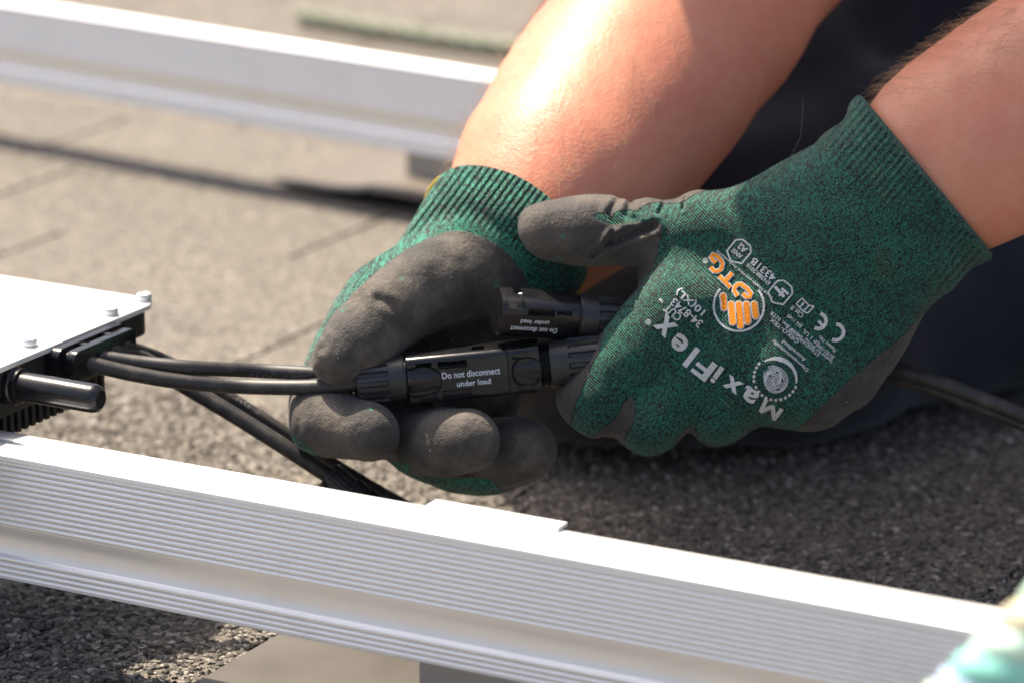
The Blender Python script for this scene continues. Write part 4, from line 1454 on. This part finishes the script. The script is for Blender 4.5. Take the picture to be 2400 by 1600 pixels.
# shield pictograms
def shield(c, s, rot):
    base = [(-0.85, 0.7), (-0.85, -0.55), (-0.45, -0.95), (0.45, -0.95), (0.85, -0.55), (0.85, 0.7), (0, 1.15), (-0.85, 0.7)]
    ca, sa = math.cos(rot), math.sin(rot)
    pts = [(c[0] + s * (x * ca - y * sa), c[1] + s * (x * sa + y * ca)) for x, y in base]
    out = []
    for a, b in zip(pts[:-1], pts[1:]):
        out += stroke([a, b], 3.6)
    glove_shape(out)
shield((1733, 589), 27, math.radians(40)); shield((1830, 685), 27, math.radians(40))
glove_text("ANSI", (1727, 595), 28, 11, "print_w", 0.02); glove_text("A2", (1740, 582), 22, 15, "print_w", 0.02)
glove_text("4331B", (1789, 632), 70, 18, "print_w", 0.02)
glove_text("EN388:2016", (1777, 643), 70, 10, "print_w", 0.015)
glove_shape(stroke([(1816, 672), (1838, 696)], 7) + stroke([(1832, 676), (1848, 690)], 6) + stroke([(1826, 694), (1840, 680)], 5))
# open book pictogram
bk = lambda pts: sum([stroke([a, b], 3.2) for a, b in zip(pts[:-1], pts[1:])], [])
glove_shape(bk([(1866, 712), (1880, 699), (1896, 716), (1882, 730), (1866, 712)]) + bk([(1896, 716), (1908, 718), (1893, 734), (1882, 730)]))
glove_text("i", (1880, 714), 6, 14); glove_text("Cat II", (1868, 731), 34, 12, "print_w", 0.015)
for body, c, w in (("EN 1149", (1862, 752), 42), ("EP 1 UL", (1900, 790), 50), ("Patent No.", (1938, 805), 52), ("Labor Bw. NTR", (1842, 762), 96), ("OEKO-TEX", (1838, 775), 84), ("STANDARD 100", (1884, 802), 92), ("Sealed for Shirley", (1918, 820), 84), ("EN ISO 13997", (1934, 822), 50)):
    glove_text(body, c, w, 9.5, "print_w", 0.015)
# conformity letters
glove_shape(stroke(arc((1918, 752), 18, -75, 120, 16), 8.5) + stroke([(1918, 752), (1930, 765)], 7))
glove_shape(stroke(arc((1958, 778), 19, -85, 115, 16), 8.5))
glove_text("Dermatologically", (1852, 832), 108, 10, "print_w", 0.02)
glove_text("Accredited", (1860, 822), 70, 9.5, "print_w", 0.02)
# fingerprint seal
fc = np.array([1818, 885.0])
glove_shape(stroke(arc(fc + [-2, 5], 50, -120, 8, 26), np.concatenate([np.linspace(3, 11, 10), np.linspace(11, 4, 16)])))
for a in list(range(25, 165, 13)) + list(range(172, 226, 12)):
    p_ = fc + 48 * np.array([math.cos(math.radians(a)), math.sin(math.radians(a))])
    q_ = fc + 54 * np.array([math.cos(math.radians(a)), math.sin(math.radians(a))])
    glove_shape(stroke([p_, q_], 7))
ql = []
for k in range(9):
    r_ = 3 + 3.4 * k
    th = np.linspace(0, 2 * math.pi * 0.93, 26) + k * 1.3
    pts = [fc + [-2, 3] + np.array([r_ * math.cos(t) * 0.92 + 2.0 * math.sin(2 * t + k), r_ * math.sin(t) * 1.02 + 0.12 * r_ * math.cos(t)]) for t in th]
    ql += stroke(pts, 2.3)
glove_shape(ql)
# ------------------------------------------------------------------ the person: skin, clothes
def armpt(c, ax, t, r):
    q = c + ax * t
    w = PZ(*q)
    d = D0 + q[2] * S
    return (*w, r * d / FPX)
LW = np.array([1200, 574, 255.0])
LARM = [(t, r) for t, r in ((110, 212), (250, 244), (460, 260), (640, 268), (900, 272), (1250, 268), (1560, 250))]
la_px = [(*(LW + L_AX * t), r) for t, r in LARM]
la = [armpt(LW, L_AX, t, r) for t, r in LARM]
RW = np.array([2168, 414, 15.0]); RAX = np.array([0.82, -0.56, 0.16]); RAX /= np.linalg.norm(RAX)
RARM = [(t, r) for t, r in ((70, 214), (110, 229), (300, 234), (550, 246), (900, 262), (1250, 268), (1560, 255))]
ra_px = [(*(RW + RAX * t), r) for t, r in RARM]
ra = [armpt(RW, RAX, t, r) for t, r in RARM]
HEAD = np.array([0.022, 1.55, 0.60])
NECK = (0.09, 1.645, 0.55, 0.060)
SH_L = (-0.085, 1.66, 0.50, 0.060)      # shoulder of the arm on the left of the picture
SH_R = (0.31, 1.755, 0.49, 0.060)
CHEST = (0.15, 1.775, 0.455, 0.130)
BELLY = (0.235, 1.875, 0.34, 0.135)
PELV = (0.31, 1.98, 0.22, 0.130)
KNEE = (0.050, 1.546, 0.068, 0.064)
def limb(p, pts, k=0.03):
    return chain(p, pts, k)
fwd = np.array([-0.35, -0.75, -0.56]); fwd /= np.linalg.norm(fwd)          # where the face looks
side = np.cross(fwd, [0, 0, 1.0]); side /= np.linalg.norm(side)
crown = np.cross(side, fwd)
HR = np.column_stack([side, fwd, crown])
def hp(s, f, u): return HEAD + side * s + fwd * f + crown * u
def skin_d(p):
    q, sc = to_px(p)
    d = np.minimum(chain(q, la_px, 60), chain(q, ra_px, 60, 1.22)) * sc
    d = smin(d, np.minimum(limb(p, [la[-1], (*SH_L[:3], 0.050)]), limb(p, [ra[-1], (*SH_R[:3], 0.050)])), 0.03)
    torso = limb(p, [SH_L, (CHEST[0], CHEST[1], CHEST[2] + 0.02, 0.085), SH_R], 0.06)
    torso = smin(torso, limb(p, [CHEST, BELLY, PELV], 0.06), 0.06)
    torso = smin(torso, limb(p, [(CHEST[0], CHEST[1], CHEST[2], 0.07), NECK, (HEAD[0] + 0.03, HEAD[1] + 0.035, HEAD[2] - 0.03, 0.055)], 0.03), 0.04)
    d = smin(d, torso, 0.04)
    hd = ell_d(p, HEAD, (0.073, 0.095, 0.105), HR)
    hd = smin(hd, ell_d(p, hp(0, 0.045, -0.065), (0.048, 0.045, 0.05), HR), 0.03)
    hd = smin(hd, cone_d(p, hp(0, 0.09, 0.01), hp(0, 0.118, -0.03), 0.009, 0.014), 0.012)      # nose
    hd = smin(hd, cone_d(p, hp(-0.03, 0.088, 0.022), hp(0.03, 0.088, 0.022), 0.012, 0.012), 0.012)   # brow
    for s in (-1, 1):
        hd = smin(hd, ell_d(p, hp(0.076 * s, -0.005, -0.005), (0.008, 0.02, 0.032), HR), 0.006)      # ears
        hd = smax(hd, -cone_d(p, hp(0.032 * s, 0.095, 0.004), hp(0.034 * s, 0.094, 0.004), 0.012, 0.012), 0.01)  # eye sockets
    hd = smax(hd, -cone_d(p, hp(-0.022, 0.096, -0.062), hp(0.022, 0.096, -0.062), 0.004, 0.004), 0.006)          # mouth
    d = smin(d, hd, 0.03)
    leg = limb(p, [(*PELV[:3], 0.11), (0.185, 1.80, 0.150, 0.065), (KNEE[0], KNEE[1], KNEE[2], 0.048), (0.185, 1.64, 0.065, 0.042), (0.245, 1.735, 0.062, 0.040), (0.32, 1.88, 0.05, 0.035)], 0.02)
    leg = np.minimum(leg, limb(p, [PELV, (0.60, 1.66, 0.33, 0.05), (0.66, 1.80, 0.07, 0.04)], 0.03))
    return smin(d, leg, 0.03)
V, Q = surface_nets(skin_d, (-0.22, 1.25, 0.0), (0.80, 2.16, 0.76), 0.0085, 4)
V = relax(V, Q, 1, 0.3)
body = fast_mesh("body", V, Q, M["skin"]); attach(body, person_base)
body["label"] = "bare pinkish forearms of the kneeling worker"

def fold(p, s, amp, seed):
    return amp * vnoise(p, s, seed)
def shirt_d(p):
    torso = limb(p, [(*SH_L[:3], 0.075), (CHEST[0], CHEST[1], CHEST[2] + 0.02, 0.10), (*SH_R[:3], 0.075)], 0.06)
    torso = smin(torso, limb(p, [(*CHEST[:3], 0.155), (*BELLY[:3], 0.16), (*PELV[:3], 0.15)], 0.06), 0.06)
    el, er = la[-1], ra[-1]
    m = lambda a, b, t: tuple(np.array(a[:3]) * (1 - t) + np.array(b[:3]) * t)
    sl = limb(p, [(*SH_L[:3], 0.078), (*m(SH_L, el, 0.6), 0.072)])
    sr = limb(p, [(*SH_R[:3], 0.078), (*m(SH_R, er, 0.6), 0.072)])
    d = smin(torso, np.minimum(sl, sr), 0.04)
    return d + fold(p, 0.035, 0.004, 21)
V, Q = surface_nets(shirt_d, (-0.22, 1.40, 0.05), (0.55, 2.20, 0.66), 0.0105, 2)
o = fast_mesh("shirt", V, Q, M["shirt"]); attach(o, person_base)
def trouser_d(p):
    a = limb(p, [(*PELV[:3], 0.150), (0.185, 1.80, 0.155, 0.094), (*KNEE[:3], 0.070)], 0.04)
    b = limb(p, [(*KNEE[:3], 0.074), (0.120, 1.576, 0.066, 0.075), (0.188, 1.638, 0.069, 0.076), (0.250, 1.738, 0.069, 0.074), (0.32, 1.88, 0.056, 0.054)], 0.03)
    c = limb(p, [(*PELV[:3], 0.150), (0.60, 1.66, 0.33, 0.072), (0.655, 1.79, 0.10, 0.058)], 0.04)
    d = smin(smin(a, b, 0.025), c, 0.04)
    d = d + fold(p, 0.028, 0.007, 31) + fold(p, 0.012, 0.0025, 32)
    return smax(d, 0.003 - p[:, 2], 0.01)
V, Q = surface_nets(trouser_d, (-0.06, 1.45, -0.01), (0.80, 2.22, 0.46), 0.0085, 2)
o = fast_mesh("trousers", V, Q, M["trouser"]); attach(o, person_base)
o["label"] = "dark navy work trousers, one knee on the roof"
def pad_d(p):
    d = ell_d(p, (KNEE[0] - 0.004, KNEE[1] - 0.006, KNEE[2] + 0.004), (0.082, 0.072, 0.075))
    d = smin(d, cone_d(p, (KNEE[0], KNEE[1], KNEE[2] + 0.02), (KNEE[0] + 0.015, KNEE[1] + 0.03, KNEE[2] + 0.03), 0.062, 0.06), 0.03)
    pl = (p - np.array([KNEE[0] + 0.045, KNEE[1] + 0.03, KNEE[2]], np.float32)) @ np.array([0.86, 0.45, 0.24], np.float32)
    d = smax(d, pl, 0.02) + fold(p, 0.02, 0.0012, 41)
    d = smax(d, p[:, 2] - 0.105, 0.03)
    return smax(d, 0.0025 - p[:, 2], 0.012)
V, Q = surface_nets(pad_d, (-0.07, 1.44, -0.01), (0.22, 1.75, 0.24), 0.005, 2)
o = fast_mesh("knee_patch", V, Q, M["pad"]); attach(o, person_base)
def boot_d(p):
    d = limb(p, [(0.315, 1.895, 0.052, 0.05), (0.36, 1.955, 0.045, 0.044), (0.37, 2.06, 0.038, 0.036)], 0.02)
    d = np.minimum(d, limb(p, [(0.655, 1.79, 0.10, 0.052), (0.66, 1.80, 0.048, 0.045), (0.655, 1.66, 0.038, 0.036)], 0.02))
    return smax(d, 0.002 - p[:, 2], 0.006)
for lo, hi in (((0.24, 1.82, -0.01), (0.44, 2.12, 0.12)), ((0.58, 1.60, -0.01), (0.73, 1.87, 0.17))):
    V, Q = surface_nets(boot_d, lo, hi, 0.008, 2)
    o = fast_mesh("boot", V, Q, M["boot"]); attach(o, person_base)
def hair_d(p):
    d = ell_d(p, hp(0, -0.012, 0.018), (0.081, 0.098, 0.103), HR)
    pl = (p - hp(0, 0.04, 0.03).astype(np.float32)) @ (fwd * 0.75 - crown * 0.66).astype(np.float32)
    return smax(d, pl, 0.01) + fold(p, 0.008, 0.0012, 51)
V, Q = surface_nets(hair_d, HEAD - 0.16, HEAD + 0.16, 0.006, 2)
o = fast_mesh("hair", V, Q, M["headhair"]); attach(o, person_base)
tag(person_base, "kneeling worker in dark clothes joining cables with green gloves", "person")

# ------------------------------------------------------------------ arm hair
def make_hair(name, c, ax, tr, n, lmin, lmax, arc_, bias, seed, rad):
    r_ = np.random.default_rng(seed)
    tree = bvh(body)
    VV, FF = [], []
    for _ in range(n):
        t = r_.uniform(*tr)
        q = PZ(*(c + ax * t))
        a1 = PZ(*(c + ax * (t + 50))) - q; a1 /= np.linalg.norm(a1)
        vw = CAM - q; vw /= np.linalg.norm(vw)
        upv = np.cross(vw, a1); upv /= np.linalg.norm(upv)
        if upv[2] < 0: upv = -upv
        fv = np.cross(a1, upv)
        if fv @ vw < 0: fv = -fv
        an = math.radians(r_.uniform(*arc_))
        dr = upv * math.sin(an) + fv * math.cos(an)
        loc, nor, idx, dist = tree.ray_cast(Vector(q + dr * 0.25), Vector(-dr))
        if loc is None: continue
        loc = np.array(loc); nor = np.array(nor)
        ln = r_.uniform(lmin, lmax)
        tang = -a1 * bias + np.cross(nor, a1) * r_.normal(0, 0.75) + a1 * r_.normal(0, 0.25)
        tang /= np.linalg.norm(tang)
        lift = r_.uniform(0.25, 0.9)
        pts = []
        for s in np.linspace(0, 1, 6):
            pts.append(loc + tang * ln * s * (1 - 0.15 * s) + nor * ln * lift * (s - 0.62 * s * s) + np.cross(tang, nor) * ln * 0.25 * s * s * r_.normal(0, 0.8))
        v, f = tube(pts, [rad, rad, rad * 0.9, rad * 0.75, rad * 0.5, rad * 0.15], 4, cap=False)
        b = len(VV); VV += v; FF += [tuple(b + i for i in ff) for ff in f]
    o = mesh_obj(name, VV, FF, M["hair"]); attach(o, person_base)
    o["kind"] = "stuff"
    return o
make_hair("arm_hair", RW, RAX, (10, 480), 900, 0.005, 0.015, (25, 118), 0.9, 5, 0.000034)
make_hair("arm_hair", LW, L_AX, (20, 900), 900, 0.006, 0.015, (-20, 120), 0.9, 6, 0.00003)
# stray thread standing on the printed glove
V, Fc = tube(catmull([PZ(1850, 372, -5), PZ(1862, 350, -10), PZ(1876, 320, -14), PZ(1880, 275, -16), PZ(1882, 238, -14)], 6), 0.00004, 5)
o = mesh_obj("stray_thread", V, Fc, M["hair"]); attach(o, gR)

# ------------------------------------------------------------------ ropes
def make_rope(label, pts, r, mats, twist, n=10, strands=4):
    w = catmull(np.array(pts), n)
    # resample evenly
    seg = np.linalg.norm(np.diff(w, axis=0), axis=1); s = np.concatenate([[0], np.cumsum(seg)])
    m = int(s[-1] / (r * 0.45)) + 2
    ss = np.linspace(0, s[-1], m)
    w = np.column_stack([np.interp(ss, s, w[:, k]) for k in range(3)])
    tan = np.gradient(w, axis=0); tan /= np.linalg.norm(tan, axis=1)[:, None]
    nrm = np.cross(tan[0], [0, 0, 1.0]); nrm /= np.linalg.norm(nrm)
    N_, B_ = [], []
    for i in range(m):
        nrm = nrm - tan[i] * (nrm @ tan[i]); nrm /= np.linalg.norm(nrm)
        N_.append(nrm); B_.append(np.cross(tan[i], nrm))
    N_ = np.array(N_); B_ = np.array(B_)
    e = empty("rope", w[0])
    for k in range(strands):
        a = 2 * math.pi * k / strands + ss / (r * twist)
        path = w + (N_ * np.cos(a)[:, None] + B_ * np.sin(a)[:, None]) * r * (0.52 if strands < 6 else 0.62)
        V, Fc = tube(path, r * (0.52 if strands < 6 else 0.40), 8)
        o = mesh_obj("strand", V, Fc, M[mats[k % len(mats)]]); attach(o, e)
    tag(e, label, "rope", "teal ropes lying on the roof")
    return e
q0 = P(2378, 1586, 0.90)
dirr = P(2478, 1490, 0.885) - q0; dirr /= np.linalg.norm(dirr)
q1 = q0 + dirr * 0.30; q2 = q0 + dirr * 0.9 + np.array([0.1, 0.1, -0.05]); q3 = q0 + dirr * 1.8 + np.array([0.3, 0.3, -0.1])
make_rope("blurred teal and cream twisted rope in the bottom corner, nearest the camera",
          [np.array([-0.30, 0.62, 0.0135]), np.array([-0.12, 0.70, 0.0135]), np.array([0.0, 0.82, 0.03]), q0 - dirr * 0.06, q0, q0 + dirr * 0.08, q1, q2, q3], 0.0140, ["rope_m", "rope_m", "rope_t", "rope_m", "rope_c", "rope_m", "rope_t", "rope_b"], 1.1, strands=8)
gp = lambda x, y: G(x, y, 0.008)
make_rope("faint blurred green rope on the roof beyond the far rail", [gp(700, 37), gp(780, 49), gp(1000, 84), gp(1200, 112), gp(1500, 150)], 0.0060, ["rope_g", "rope_g", "rope_g"], 1.4, strands=3)
